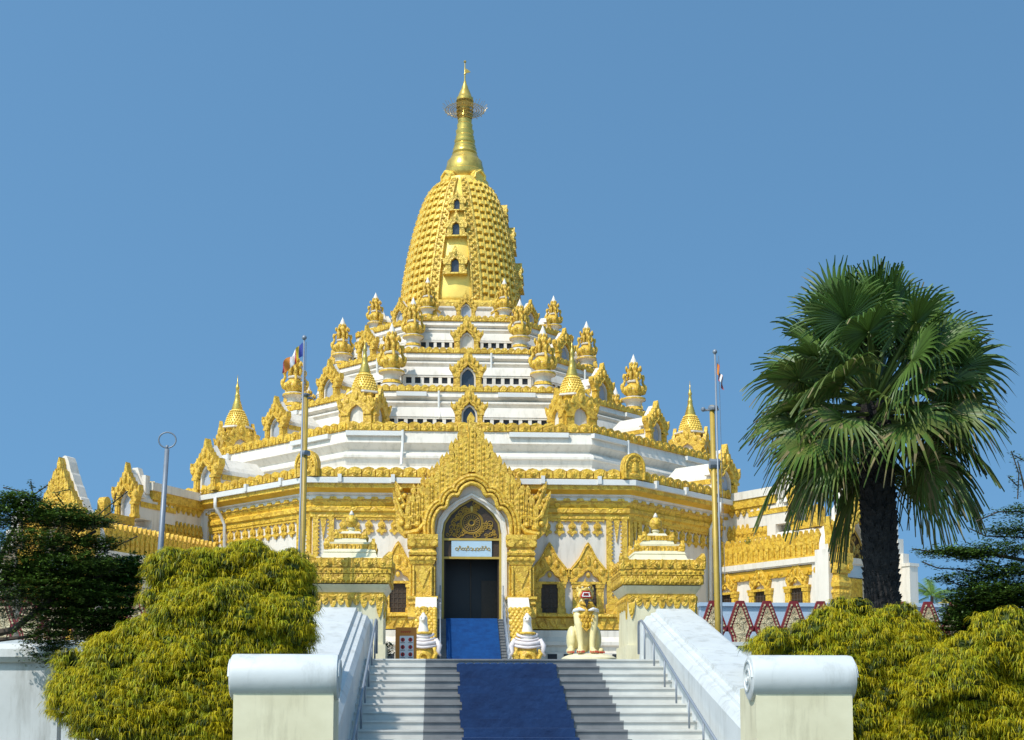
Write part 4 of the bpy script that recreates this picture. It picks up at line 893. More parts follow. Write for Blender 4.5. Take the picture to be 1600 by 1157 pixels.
# ================================================================ side halls
def hall(sg, phi, L, W, nm):
    """sg=+1 right, -1 left. local x runs out along the window wall, y runs behind it"""
    P0 = Vector((XT+sg*12.9, 71.1, 0)); al = -R(90-phi)*1.0
    if sg > 0: T = Matrix.Translation(P0) @ Matrix.Rotation(al, 4, 'Z')
    else: T = Matrix.Translation(P0) @ Matrix.Diagonal((-1, 1, 1, 1)) @ Matrix.Rotation(al, 4, 'Z')
    H = thing('side_hall', nm, 'hall', (P0.x, P0.y, ZP))
    zl = lambda py: zat(py, 71.1, 1125 if sg > 0 else 333)
    zled, zcr = zl(897), zl(852)-.0
    zfl = ZP
    b = MB(T); b.box(0, L, 0, W, zfl, zled); b.box(-2, .01, .5, W-.5, zfl, zl(785)); b.build('wall', WHITE, H)
    # base moulding
    b = MB(T); b.box(-.3, L+.25, -.25, W+.25, zfl, zfl+.8); b.box(-.3, L+.15, -.15, W+.15, zfl+.8, zfl+1.5); b.build('plinth', WHITE, H)
    b = MB(T); b.box(-1, L+.28, -.28, W+.28, zled+.001, zled+.28); b.box(-1, L+.2, -.2, W+.2, zled-.06, zled); b.build('white_ledge', WHITE, H)
    b = MB(T); b.box(-.5, L-.05, -.12, 0, zled-.56, zled-.1)
    for k in range(11): b.disc(.35+k*L/11, zled-.38, .17, -.17, -.1, 12); b.ball((.35+(k+.5)*L/11, -.13, zled-.4), (.16, .07, .1), 6, 5)
    b.build('gold_band', AMBER, H)
    for x in (L*.11, L*.44, L*.78):
        window_set(H, T, x, zl(930), zl(985), .40, .62, 0)
    b = MB(T)
    b.box(L-.55, L+.10, -.16, .3, zfl, zled-.07); b.build('corner_pilaster', WHITE, H)
    # cresting
    b = MB(T); n = int(L/.33); z1 = zled+.28
    hcr = 1.28
    b.box(-.6, L-.1, -.1, .12, z1, z1+hcr*.62)
    for k in range(n):
        x = -.4+(k+.5)*(L+.3)/n; w_ = (L+.3)/n*.5
        b.poly([(x-w_, z1+hcr*.5), (x-w_, z1+hcr*.72), (x-w_*.5, z1+hcr*.88), (x, z1+hcr+.06), (x+w_*.5, z1+hcr*.88), (x+w_, z1+hcr*.72), (x+w_, z1+hcr*.5)], -.13, .1)
        b.poly([(x-w_*.6, z1+.05), (x-w_*.6, z1+hcr*.55), (x, z1+hcr*.8), (x+w_*.6, z1+hcr*.55), (x+w_*.6, z1+.05)], -.17, -.1); b.ball((x, -.16, z1+hcr*.42), (w_*.4, .06, .14), 6, 5)
    b.box(-.6, L-.08, -.19, -.1, z1, z1+.10)
    b.build('crested_frieze', GOLDF, H)
    # lower curved roof
    zr0 = z1+.3; b = MB(T)
    def roof(b, x0, x1, y0, y1, za, zb, zc):
        pr = [(y0, za), (y0+.05, za+.35), (y0+.35, zb-.5), (y0+.8, zb-.1), (y0+1.5, zb), ((y0+y1)/2, zc)]; yy = y0+y1
        pr = pr+[(yy-a, z) for a, z in pr[-2::-1]]; b.poly(pr, x0, x1, ax='x')
    roof(b, 3.2*L/7.1, L-.2, .14, W-.14, z1, z1+1.7, z1+2.1)
    b.poly([(.12, z1), (.2, z1+.9), (.95, zl(850)+.2), (.95, z1)], -.5, 3.2*L/7.1+.01, ax='x')
    b.build('curved_roof', WHITE, H)
    # upper attic
    xa = 3.3*L/7.1; ya, yb_ = .9, 2.1
    b = MB(T); b.box(-2.5, xa, ya, yb_, z1, zl(790)); b.box(-2.5, xa+.25, ya-.28, yb_+.28, zl(784), zl(772)); b.box(xa-.45, xa+.12, ya-.14, ya+.3, z1+.5, zl(786)); b.build('attic', WHITE, H)
    b = MB(T); b.box(-2, xa+.16, ya-.22, ya, zl(797), zl(784)-.002); b.box(-2, xa+.1, ya-.14, ya, zl(800), zl(797)+.001)
    pendants_b = b; n = int(xa/.42)
    for k in range(n): x = .1+(k+.5)*(xa-.3)/n; b.poly([(x-.18, zl(799)), (x+.18, zl(799)), (x+.12, zl(804)), (x, zl(809)), (x-.12, zl(804))], ya-.12, ya); b.disc(x, zl(802), .1, ya-.17, ya-.1, 8)
    n = int(xa/.36); zc0_, zc1_ = zl(846), zl(824)
    b.box(-.5, xa-.46, ya-.1, ya, zc0_, zc0_+.35)
    for k in range(n): x = (k+.5)*(xa-.46)/n; w_ = (xa-.46)/n*.5; b.poly([(x-w_, zc0_+.3), (x-w_, zc1_-.3), (x, zc1_+.08), (x+w_, zc1_-.3), (x+w_, zc0_+.3)], ya-.13, ya); b.ball((x, ya-.14, (zc0_+zc1_)/2), (w_*.5, .06, .17), 6, 5)
    b.build('attic_ornament', GOLDF, H)
    # stepped white ridge beyond the attic
    b = MB(T); zt = zl(772)
    b.box(xa+.1, xa+.9, ya+.2, yb_-.2, zl(826), zt-.2); b.poly([(ya-.1, zl(790)), (ya-.1, zt+.3), (ya+.15, zt+.3), (ya+.15, zt+.1), (ya+.4, zt+.7), (ya+.7, zt+.7), (ya+.8, zt+.1), (ya+.8, zl(790))], xa+.27, xa+.6, ax='x'); b.build('attic_gable', WHITE, H)
    # small round-topped antefix near the outer end of the hall roof
    b = MB(T); xq = L*.86; zq = zl(838)+.2; b.poly([(xq-.24, zq-.3), (xq-.24, zq+.5)]+[(xq-.24*math.cos(t*math.pi/8), zq+.5+.3*math.sin(t*math.pi/8)) for t in range(1, 8)]+[(xq+.24, zq+.5), (xq+.24, zq-.3)], .7, 1.1); b.box(xq-.1, L*.62, .8, 1.0, zq-.3, zq+.1); b.build('roof_antefix', GOLDF, H)
    # front gable with door
    hwG = 2.0; kk = .0087 if sg > 0 else .0083
    zg = zled+.35
    GC = 1.75; GT = T @ TR((L+.55, GC, 0), R(90)) 
    b = MB(GT)
    zc_ap = zg+4.7*kk/.0107
    o = [(-hwG, ZP), (-hwG, zg+.5), (-hwG+.1, zg+.8), (-1.62, zg+1.25), (-1.52, zg+1.3), (-1.28, zg+1.75), (-1.2, zg+1.8), (-1.0, zg+2.3), (-.92, zg+2.35), (-.72, zg+2.85), (-.64, zg+2.95), (-.47, zg+3.4), (-.40, zg+3.5), (-.24, zg+4.0), (-.12, zg+4.25), (0, zg+4.3)]; o = o+[(-a, z) for a, z in o[-2::-1]]
    hs_, zs_, za_ = .95, zg+.1, zg+1.6
    ar = [(hs_, ZP), (hs_, zs_), (hs_*.94, zs_+.5), (hs_*.74, zs_+.85), (hs_*.42, zs_+1.2), (0, za_)]; ar = ar+[(-a, z) for a, z in ar[-2::-1]]
    b.poly(o+ar, 0, .55)
    b.box(-hwG-.12, -hwG+.4, -.1, .72, ZP, zg+.2); b.box(hwG-.4, hwG+.12, -.1, .72, ZP, zg+.2)
    b.build('gable_wall', WHITE, H)
    pediment(GT @ TR((0, -.12, zg)), H, 'gable_pediment', k=kk, kx=.0062)
    b = MB(GT); 
    for e in (-1, 1): b = MB(GT); column(b, e*1.5, -.15, ZP, zg, .36); b.build('column', GOLDF, H)
    tympanum(H, GT, hs_, zg-.25, zs_, za_-.05, .4)
    b = MB(GT); b.box(-hs_, hs_, .4, .46, zg-1.0, zg-.3); b.build('sign_board', SIGNB, H)
    b = MB(GT); b.box(-hs_, hs_, .42, .5, ZP, zg-1.05); 
    b.build('door', GOLDF, H)
    # white stepped side buttress in front of the gable
    b = MB(GT)
    for k in range(4): b.box(hwG+.05, hwG+.5, -.3-.3*k, -.3-.3*(k-1)-.002, ZP, zg+2.4-.75*k, .96)
    b.box(hwG-.0, hwG+.62, -1.6, -1.15, ZP, zg-.5); b.box(hwG-.05, hwG+.67, -1.65, -1.1, zg-.499, zg-.35)
    b.build('stepped_buttress', WHITE, H)
    # dormer standing on the hall roof
    x = L*.62; b = MB(); 
    loc = T @ Vector((xa+1.3, 1.35, zl(838)+.3))
    key = [k for k in dg_first if k[0] == 3.0][0]
    al_ = math.atan2(*( (T.to_3x3() @ Vector((0, -1, 0))).xy * Vector((1, 1)) ).__class__((T.to_3x3() @ Vector((0, -1, 0))).xy)) if False else None
    n_ = (T.to_3x3() @ Vector((1, 0, 0))); ang = math.atan2(n_.x, -n_.y)
    o = dup(dg_first[key], H, loc, ang); o.scale = (.70, 1, 1.04)
    return H
hall(1, 33.5, 7.1, 5.0, 'white and gold hall with gold window hoods half hidden by the palm')
hall(-1, 27.0, 8.6, 4.9, 'white and gold hall with tall gold flame gable behind the dark tree')
# small weed rooted on the right hall roof
zz_ = at(1170, 853, 69.2); b = MB(); rnd = random.Random(2)
for k in range(60):
    a = rnd.uniform(0, 6.28); r_ = rnd.uniform(.05, .22); p = zz_+Vector((r_*math.cos(a), r_*math.sin(a)-.1, rnd.uniform(0, .35))); d = Vector((rnd.uniform(-.07, .07), rnd.uniform(-.07, .07), .04)); s_ = Vector((d.y, -d.x, 0))*.5
    b.face([b.pt(p), b.pt(p+d+s_), b.pt(p+d*2), b.pt(p+d-s_)])
tag(b.build('weed', L_TREE2), 'small green weed growing from the gold cresting of the right hall roof', 'weed')
# ================================================================ guardian lion
YL = 37.0; LX = at(915, 1000, YL).x; LZ0 = zat(1023, YL, 915)
LI = thing('lion_statue', 'seated cream guardian lion with gold chest and open red mouth, right of the stair', 'lion statue', (LX, YL, ZP))
def remesh(o, vox, it=6):
    m = o.modifiers.new('r', 'REMESH'); m.mode = 'VOXEL'; m.voxel_size = vox
    s_ = o.modifiers.new('s', 'SMOOTH'); s_.factor = .5; s_.iterations = it
    dg = bpy.context.evaluated_depsgraph_get(); dg.update(); me = bpy.data.meshes.new_from_object(o.evaluated_get(dg)); o.modifiers.clear(); old = o.data; o.data = me; me.polygons.foreach_set('use_smooth', [True]*len(me.polygons))
b = MB(TR((LX, YL, LZ0)))
# seated body: haunches behind, upright chest, straight front legs
b.ball((0, .50, .55), (.30, .46, .50)); b.ball((0, .16, .98), (.25, .27, .36)); b.tube([(0, .1, 1.1), (0, .04, 1.3), (0, .02, 1.5)], [.24, .19, .15], 12)
for e in (-1, 1):
    b.ball((e*.33, .42, .42), (.15, .32, .38)); b.ball((e*.40, .10, .10), (.12, .26, .10))
    b.ball((e*.20, -.02, 1.08), (.14, .17, .18)); b.tube([(e*.20, -.08, 1.05), (e*.195, -.15, .80), (e*.165, -.18, .50), (e*.150, -.19, .25), (e*.155, -.20, .10)], [.14, .120, .088, .075, .08], 12); b.ball((e*.175, -.29, .075), (.115, .18, .075))
b.tube([(0, .90, .45), (.05, 1.05, .85), (0, .95, 1.2)], [.09, .07, .04], 8)
body = b.build('body', LIONC, LI); remesh(body, .024)
b = MB(TR((LX, YL, LZ0)))        # pale gold head with open jaws
b.ball((0, .03, 1.69), (.175, .18, .155)); b.ball((0, -.13, 1.72), (.135, .13, .05)); b.ball((0, -.10, 1.475), (.12, .13, .045)); b.tube([(0, .08, 1.42), (0, .04, 1.6)], [.15, .16], 12)
for e in (-1, 1): b.ball((e*.16, .0, 1.60), (.05, .09, .10)); b.ball((e*.085, -.14, 1.79), (.055, .05, .045)); b.ball((e*.19, .08, 1.76), (.05, .05, .08))
b.ball((0, -.24, 1.755), (.05, .04, .035))
hd = b.build('head', LIONG, LI); remesh(hd, .016, 3)
b = MB(TR((LX, YL, LZ0)))        # breastplate: shield running to a point between the legs
P = [(-.33, 1.14), (-.30, 1.24), (-.20, 1.36), (-.15, 1.42), (.15, 1.42), (.20, 1.36), (.30, 1.24), (.33, 1.14), (.28, .98), (.19, .84), (.08, .70), (0, .62), (-.08, .70), (-.19, .84), (-.28, .98)]
n_ = len(P); ring0 = []
for a, z in P: ring0.append(b.pt((a, -.30+.9*abs(a)**1.3*1.1+(.06 if z > 1.3 else 0)+(.04 if z < .8 else 0), z)))
rb_ = [b.pt((a*.9, .0, z)) for a, z in P]; cI = b.pt((0, -.335, 1.08))
for k in range(n_): b.face((ring0[k], ring0[(k+1) % n_], cI)); b.face((ring0[k], rb_[k], rb_[(k+1) % n_], ring0[(k+1) % n_]))
b.tube([(a, -.315+.9*abs(a)**1.3*1.1+(.06 if z > 1.3 else 0)+(.04 if z < .8 else 0), z) for a, z in P[7:]+P[:1]], .022, 6)
b.tube([(-.17, -.2, 1.36), (0, -.3, 1.30), (.17, -.2, 1.36)], .025, 6); b.ball((0, -.33, 1.12), (.05, .03, .07), 8, 6)
for j in range(3):
    for k in range(5-j): b.ball(((k-(4-j)/2)*.09, -.325+.02*abs(k-2), 1.0-j*.10), (.035, .025, .05), 6, 5)
b.build('gold_breastplate', GOLDF, LI)
b = MB(TR((LX, YL, LZ0)))
for e in (-1, 1): b.tube([(e*.04, -.29, 1.16), (e*.18, -.25, 1.20), (e*.30, -.10, 1.17), (e*.34, .05, 1.12)], [.02, .05, .055, .03], 8)
b.build('white_shoulder_band', PAPER, LI, smooth=True)
b = MB(TR((LX, YL, LZ0)))        # pointed crown, brows, lip trim
b.lathe([(.17, 1.80), (.165, 1.84), (.12, 1.89), (.06, 1.94), (.02, 2.0), (.004, 2.05)], 16, (0, .04))
for k in range(12): a = 2*math.pi*k/12; b.ball((.165*math.sin(a), .04-.165*math.cos(a), 1.83), (.03, .03, .045), 6, 5)
for e in (-1, 1): b.tube([(e*.02, -.17, 1.81), (e*.08, -.19, 1.845), (e*.15, -.1, 1.83)], [.018, .028, .012], 6); b.tube([(e*.16, -.04, 1.48), (e*.20, -.0, 1.58), (e*.21, .04, 1.68)], [.02, .035, .02], 6)
b.build('gold_crown', GOLDF, LI, smooth=True)
MO = [(-.13, 1.52), (-.095, 1.655), (.095, 1.655), (.13, 1.52)]
b = MB(TR((LX, YL, LZ0))); b.poly(MO, -.20, -.05); b.build('mouth', REDP, LI)
b = MB(TR((LX, YL, LZ0))); Q = [(x, -.215, z) for x, z in MO]; b.tube(Q+[Q[0]], .024, 6, False); b.build('lips', REDP, LI)
b = MB(TR((LX, YL, LZ0)))
Q = [(x*.84, -.235, 1.5875+(z-1.5875)*.72) for x, z in MO]; b.tube([Q[0], Q[1], Q[2], Q[3], Q[0]], .015, 5, False)
for x in (-.075, .075): b.lathe([(.016, 1.64), (.012, 1.60), (.002, 1.565)], 6, (x, -.235)); b.lathe([(.002, 1.60), (.012, 1.56), (.016, 1.53)], 6, (x*1.15, -.235))
b.build('teeth', PAPER, LI)
b = MB(TR((LX, YL, LZ0))); b.poly([(-.06, 1.455), (.06, 1.455), (.03, 1.33), (0, 1.21), (-.03, 1.33)], -.345, -.22); b.build('black_beard', INK, LI)
b = MB(TR((LX, YL, LZ0)))
for e in (-1, 1): b.ball((e*.085, -.165, 1.785), (.034, .03, .026), 8, 6)
b.build('eye_whites', PAPER, LI, smooth=True)
b = MB(TR((LX, YL, LZ0)))
for e in (-1, 1): b.ball((e*.085, -.192, 1.785), (.015, .012, .015), 8, 6)
b.build('pupils', INK, LI, smooth=True)
b = MB(TR((LX, YL, LZ0)))
for e in (-1, 1):
    for k in range(4): b.ball((e*.175+(k-1.5)*.055, -.455+abs(k-1.5)*.02, .055), (.019, .035, .035), 6, 5); b.ball((e*.41+(k-1.5)*.05, -.15+abs(k-1.5)*.02, .055), (.018, .03, .03), 6, 5)
b.build('claws', REDP, LI, smooth=True)
b = MB(); b.lathe([(.74, ZP), (.74, LZ0-.10), (.66, LZ0-.05), (.55, LZ0-.01), (.45, LZ0+.015)], 36, (LX+.1, YL+.1)); b.build('rounded_base', CREAM, LI, smooth='auto')
# ================================================================ guardian figures at the foot of the stair parapets
for e, lb in ((-1, 'left'), (1, 'right')):
    YM = 56.6; X = XP+e*2.12; Z0 = zat(1034, YM); s_ = 1.0
    rt = thing('naga_statue', 'white ruffed serpent head statue on gold scroll base at the %s stair parapet foot' % lb, 'statue', (X, YM, ZP), 'serpent statues at the foot of the upper stair')
    b = MB(TR((X, YM, Z0)))
    b.tube([(0, .15, .2), (0, -.02, .75), (0, -.06, 1.1), (0, -.02, 1.42), (0, .02, 1.66)], [.46, .34, .26, .19, .17], 14); b.ball((0, .0, 1.74), (.19, .24, .17)); b.ball((0, -.2, 1.68), (.09, .16, .07)); b.ball((0, .1, 1.9), (.1, .12, .12))
    o = b.build('neck', WHITE, rt); remesh(o, .05, 4)
    b = MB(TR((X, YM, Z0)))
    for z, r_, dz_ in ((1.08, .40, .06), (.94, .46, .045), (.80, .52, .09), (.66, .56, .06)):
        b.tube([(r_*math.cos(t*math.pi/14+math.pi), r_*.75*math.sin(t*math.pi/14+math.pi)+.02, z-.05-.06*math.cos((t-7)*.22)+abs(t-7)*.012) for t in range(15)], dz_, 7)
    for q in (-1, 1): b.tube([(q*.5, -.1, .9), (q*.66, -.15, .62), (q*.60, -.2, .35), (q*.72, -.18, .22)], [.10, .12, .09, .04], 7)
    b.build('ruff', PINK, rt, smooth=True)
    b = MB(TR((X, YM, Z0)))
    b.lathe([(.52, -.35), (.52, .05), (.46, .35), (.36, .6)], 16, (0, .05))
    b.tube([(.30*math.cos(.6*t-1.57)*(1-t/14), -.5, .14+.30*math.sin(.6*t-1.57)*(1-t/14)) for t in range(13)], .075, 7)
    b.lathe([(.34, 1.10), (.37, 1.15), (.32, 1.20)], 16, (0, -.04)); b.tube([(.16*math.cos(t*.5), .12, 2.06+.16*math.sin(t*.5)) for t in range(14)], .05, 6); b.tube([(0, .16, .5), (0, .2, 1.4), (0, .14, 1.95)], .05, 6); b.box(-.62, .62, -.45, .55, ZP-Z0, -.18)
    for q in (-1, 1): b.tube([(q*.42, -.42, .1), (q*.52, -.44, .3), (q*.45, -.42, .48)], [.1, .09, .04], 7)
    b.build('gold_scroll_base', GOLDF, rt, smooth='auto')
    b = MB(TR((X, YM, Z0)));
    for q in (-1, 1): b.ball((q*.085, -.24, 1.76), .022, 6, 5)
    b.build('eyes', INK, rt)
# ================================================================ notice board
YN = 36.0; pN = at(634, 1035, YN); k = YN/FPX
NB = thing('notice_board', 'orange upright notice board with a white panel of six small figures', 'notice board', (pN.x, YN, ZP))
zt_, zb_ = zat(981, YN), ZP; hw = 16.5*k
b = MB(TR((pN.x, YN, 0), R(-6)))
b.box(-hw, hw, 0, .05, zb_+.12, zt_); b.build('orange_board', SAFF, NB)
b = MB(TR((pN.x, YN, 0), R(-6)))
for e in (-1, 1): b.box(e*(hw-.03)-.02, e*(hw-.03)+.02, .051, .09, zb_, zt_-.1); b.box(e*(hw-.03)-.02, e*(hw-.03)+.02, .05, .5, zb_, zb_+.04)
b.build('leg', STEEL, NB)
b = MB(TR((pN.x, YN, 0), R(-6))); pw = hw*.66; b.box(-pw+.02, pw+.02, -.012, -.001, zb_+.16, zt_-.22); pn = b.build('white_panel', PAPER, NB)
b = MB(TR((pN.x, YN, 0), R(-6))); bk = MB(TR((pN.x, YN, 0), R(-6)))
for j in range(3):
    for e in (-1, 1):
        x, z = .02+e*pw*.55, zt_-.32-j*.19
        b.disc(x, z, .055, -.018, -.0125, 12); bk.box(x-.016, x+.016, -.024, -.0185, z-.045, z+.02); bk.disc(x, z+.035, .016, -.024, -.0185, 8)
        bk.box(x-.06, x+.06, -.018, -.0125, z-.085, z-.072)
b.build('red_symbols', REDP, pn); bk.build('black_figures', INK, pn)
b = MB(TR((pN.x, YN, 0), R(-6)))
for k_ in range(5):
    x = -.11+k_*.055; z = zt_-.12
    b.tube([(x+.02*math.cos(t*.9), -.004, z+.024*math.sin(t*.9)) for t in range(6)], .007, 4)
b.build('red_lettering', REDP, NB)
# dark potted plant by the board
b = MB(); pl = at(605, 1026, 36.2); rnd = random.Random(4); b.lathe([(.10, ZP), (.15, ZP+.25), (.17, ZP+.28), (.13, ZP+.28)], 14, (pl.x, pl.y)); PT_ = thing('potted_plant', 'small dark leafy pot plant in the shadow beside the orange board', 'plant', (pl.x, pl.y, ZP)); b.build('pot', GRAN, PT_, smooth='auto')
b = MB()
for k_ in range(160):
    a = rnd.uniform(0, 6.28); r_ = rnd.uniform(0, .2); p = Vector((pl.x+r_*math.cos(a), pl.y+r_*math.sin(a), ZP+.26+rnd.uniform(0, .34))); d = Vector((rnd.uniform(-.06, .06), rnd.uniform(-.06, .06), rnd.uniform(-.02, .06))); s_ = Vector((d.y, -d.x, .01))*.4
    b.face([b.pt(p), b.pt(p+d+s_), b.pt(p+d*2), b.pt(p+d-s_)])
b.build('leaves', L_DG, PT_)
# ================================================================ poles
def pole(name, label, cat, p0, p1, r0, r1, m, grp=None, n=10):
    rt = thing(name, label, cat, (p0.x, p0.y, 0), grp); b = MB(); b.tube([Vector((p0.x, p0.y, 0)) if p0.z > 0 else p0, p0, p1], [r0, r0, r1], n); b.lathe([(.2, 0), (.2, .1), (.12, .16)], 12, (p0.x, p0.y)); b.build('shaft', m, rt, smooth=True); return rt
YPo = 33.2
p0, p1 = at(471, 930, YPo+.1), at(478, 616, YPo+.1)
gp = pole('support_pole', 'thick gold painted pole behind the left flag, clamped to the thin flagpole', 'pole', p0, p1, .072, .064, POLEG, 'gold support poles')
b = MB(); c = p1+Vector((0, 0, -1.45)); b.lathe([(.12, -.05), (.13, 0), (.12, .05)], 12, (c.x, c.y)); b.T = None
for v in range(len(b.v)): b.v[v].z += c.z
b.ball(p1+Vector((0, 0, -.02)), (.12, .12, .04), 8, 5); b.tube([p1+Vector((-.12, 0, -.12)), p1+Vector((.16, -.05, -.1))], .03, 6); b.build('clamp', GALV, gp)
p0, p1 = at(1121.5, 968, YPo+.1), at(1112.5, 634, YPo+.1)
gp = pole('support_pole', 'thick gold painted pole behind the right flag, clamped to the thin flagpole', 'pole', p0, p1, .072, .064, POLEG, 'gold support poles')
b = MB(); b.tube([p1+Vector((-.2, 0, -.12)), p1+Vector((.16, -.05, -.1))], .03, 6); b.tube([p1+Vector((.1, 0, -.1)), p1+Vector((.13, 0, -1.45))], .01, 4); b.ball(p1+Vector((-.22, 0, -.1)), .06, 8, 5); c = p1+Vector((.03, 0, -1.45))
b.lathe([(.12, c.z+1.38-.05), (.13, c.z+1.38), (.12, c.z+1.38+.05)], 12, (c.x, c.y)); b.tube([c+Vector((-.11, 0, 0)), c+Vector((.14, 0, 0))], .13, 10); b.build('clamp', GALV, gp)
def flag(rt, top, W, H, drop, cols, name='flag', seed=1, horiz=True):
    """limp flag hanging from the pole top, folded; a grid with stripes"""
    nx, nz = 28, 24; rnd = random.Random(seed); idx = {}; b = MB()
    for i in range(nx+1):
        for j in range(nz+1):
            u, v = i/nx, j/nz
            x = W*u*(.62+.1*math.sin(u*9)); y = .10*math.sin(u*14+v*3)*min(1, u*3)-.03; z = -H*v*(1-.25*u)-drop*u**1.1
            idx[i, j] = b.pt(top+Vector((x, y, z)))
    for i in range(nx):
        for j in range(nz):
            b.mi = min(len(cols)-1, int((i/nx if not horiz else j/nz)*len(cols))); b.face((idx[i, j], idx[i+1, j], idx[i+1, j+1], idx[i, j+1]))
    o = b.build(name, cols, rt, smooth=True); return o
F_B = mat('flag_blue', (.03, .05, .28), .8, var=.05); F_Y = mat('flag_yellow', (.75, .5, .03), .8, var=.05); F_R = mat('flag_red', (.55, .03, .03), .8, var=.05); F_W = mat('flag_white', (.75, .72, .72), .8, var=.05); F_O = mat('flag_orange', (.65, .22, .03), .8, var=.05); F_P = mat('flag_pink', (.55, .12, .14), .8, var=.05)
p0, p1 = at(465.5, 935, YPo-.12), at(475.5, 528, YPo-.12)
fp = pole('flagpole', 'thin steel flagpole flying a striped blue, yellow, red and white flag, left of the stair', 'flagpole', p0, p1, .024, .022, STEEL, 'steel flagpoles'); b = MB(); b.ball(p1, .06, 10, 7); b.build('finial', STEEL, fp, smooth=True)
flag(fp, p1+Vector((-.03, 0, -.12)), -.72, .34, .56, [F_B, F_Y, F_R, F_W, F_O, F_P], horiz=False, seed=2)
b = MB(); b.tube([p0+Vector((.06, 0, 1)), p1+Vector((.05, 0, -.1))], .006, 4); b.build('halyard', GALV, fp)
p0, p1 = at(1128, 975, YPo-.12), at(1117, 550, YPo-.12)
fp = pole('flagpole', 'thin steel flagpole with a limp red and white flag, beside the palm', 'flagpole', p0, p1, .024, .022, STEEL, 'steel flagpoles'); b = MB(); b.ball(p1, .06, 10, 7); b.build('finial', STEEL, fp, smooth=True)
flag(fp, p1+Vector((.04, 0, -.22)), .22, .34, .52, [F_O, F_R, F_W, F_P], horiz=False, seed=3)
b = MB(); b.tube([p0+Vector((.09, 0, 1)), p1+Vector((.09, 0, -.1))], .007, 4); b.build('halyard', GALV, fp)
# ring topped pole
YR = 30.0; p0, p1 = at(248, 900, YR), at(261, 702, YR)
b0 = p0+(p0-p1)*.9; rt = thing('ring_pole', 'leaning grey metal pole topped by an open ring above the yellow-green shrub', 'pole', (b0.x, b0.y, 0))
b = MB(); b.tube([Vector((b0.x, b0.y, 0)), p0, p1], [.07, .065, .05], 10); b.build('shaft', GALV, rt, smooth=True)
b = MB(); b.tube([p1, p1+Vector((.0, 0, .08))], .03, 8); c = at(261.5, 688, YR); b.tube([c+Vector((.185*math.cos(2*math.pi*k/30), 0, .17*math.sin(2*math.pi*k/30))) for k in range(31)], .016, 6, False); b.build('ring', GALV, rt, smooth=True)
# ================================================================ petal fence and walls
YW = 42.0
def fence(px0, n, pitch_px, label):
    rt = thing('petal_fence', label, 'fence', (at(px0, 1000, YW).x, YW, 0)); kf = YW/FPX
    ztop, zbot = zat(937, YW), zat(1003, YW); h = ztop-zbot; xs = []
    first = None
    for j in range(n):
        x = at(px0+j*pitch_px, 950, YW).x
        if first is None:
            o = [(-.485, .38), (-.46, .30), (-.34, .16), (-.29, 0), (.29, 0), (.34, .16), (.46, .30), (.485, .38), (.14, 1), (-.14, 1)]; o2 = [(-.29, .38), (-.27, .31), (-.18, .17), (-.15, 0), (.15, 0), (.18, .17), (.27, .31), (.29, .38), (.03, .86), (-.03, .86)]
            s_ = .42*2
            b = MB(); b.poly([(a*s_, z*h) for a, z in o]+[], 0, .14); P = b.build('petal_panel', RED, rt, loc=Vector((x, YW, zbot)))
            b = MB(); b.poly([(a*s_, z*h) for a, z in o2], -.02, -.001); b.ball((0, -.02, h*.42), (.1, .03, .14), 8, 6); b.ball((0, -.02, h*.22), (.14, .03, .06), 8, 6); b.ball((0, -.02, h*.62), (.05, .03, .1), 8, 6); q = b.build('cream_relief', CREAMC, P, loc=Vector((x, YW, zbot))); q.location = (0, 0, 0)
            b = MB()
            for (a, z), (c, d) in (((-.385, .37), (-.085, .93)), ((.385, .37), (.085, .93)), ((-.37, .31), (-.265, .17)), ((.37, .31), (.265, .17)), ((-.255, .15), (-.225, .02)), ((.255, .15), (.225, .02))):
                b.poly([(a*s_-.012, z*h), (a*s_+.012, z*h), (c*s_+.012, d*h), (c*s_-.012, d*h)], -.012, -.001); m_ = int(math.hypot((c-a)*s_, (d-z)*h)/.085)
                for t in range(m_): f = (t+.5)/m_; b.box((a+(c-a)*f)*s_-.026, (a+(c-a)*f)*s_+.026, -.03, .0, (z+(d-z)*f)*h-.026, (z+(d-z)*f)*h+.026)
            q = b.build('bead_border', CREAMC, P, loc=Vector((x, YW, zbot))); q.location = (0, 0, 0); first = P
        else: dup(first, rt, Vector((x, YW, zbot)))
    xa, xb = at(px0-pitch_px*.6, 950, YW).x, at(px0+(n-.4)*pitch_px, 950, YW).x
    b = MB(); b.box(xa, xb, YW-.25, YW+.6, 0, zbot-.12); b.box(xa, xb, YW-.35, YW+.65, zbot-.119, zbot-.002); b.build('white_base', WHITEB, rt)
    b = MB(); b.box(xa, xb, YW+.145, YW+.25, zbot+h*.27, zbot+h*.40); b.build('red_rail', RED, rt)
fence(1115, 14, 42, 'dark red fence of cream petal-shaped panels behind the right shrubs')
fence(-80, 11, 42, 'dark red fence of cream petal-shaped panels glimpsed through the left tree')
b = MB(); ztop = zat(946, 45); b.box(at(1095, 950, 45).x, at(1900, 950, 45).x, 45, 45.4, 0, ztop); b.box(at(1092, 950, 45).x, at(1900, 950, 45).x, 44.9, 45.5, ztop+.001, ztop+.12)
tag(b.build('compound_wall', BLUEW), 'plain pale blue wall standing behind the right petal fence', 'wall')
b = MB(); YB = 28.6; zt_ = zat(1004, YB, 40); xb = at(92, 1030, YB).x; xa = xb-9
b.poly([(0, 0), (0, zt_-.42), (-.1, zt_-.40), (-.16, zt_-.30), (-.14, zt_-.14), (-.02, zt_-.03), (.16, zt_), (.34, zt_-.03), (.46, zt_-.14), (.48, zt_-.3), (.42, zt_-.40), (.32, zt_-.42), (.32, 0)], xa, xb, ax='x')
for v in b.v: v.y += YB
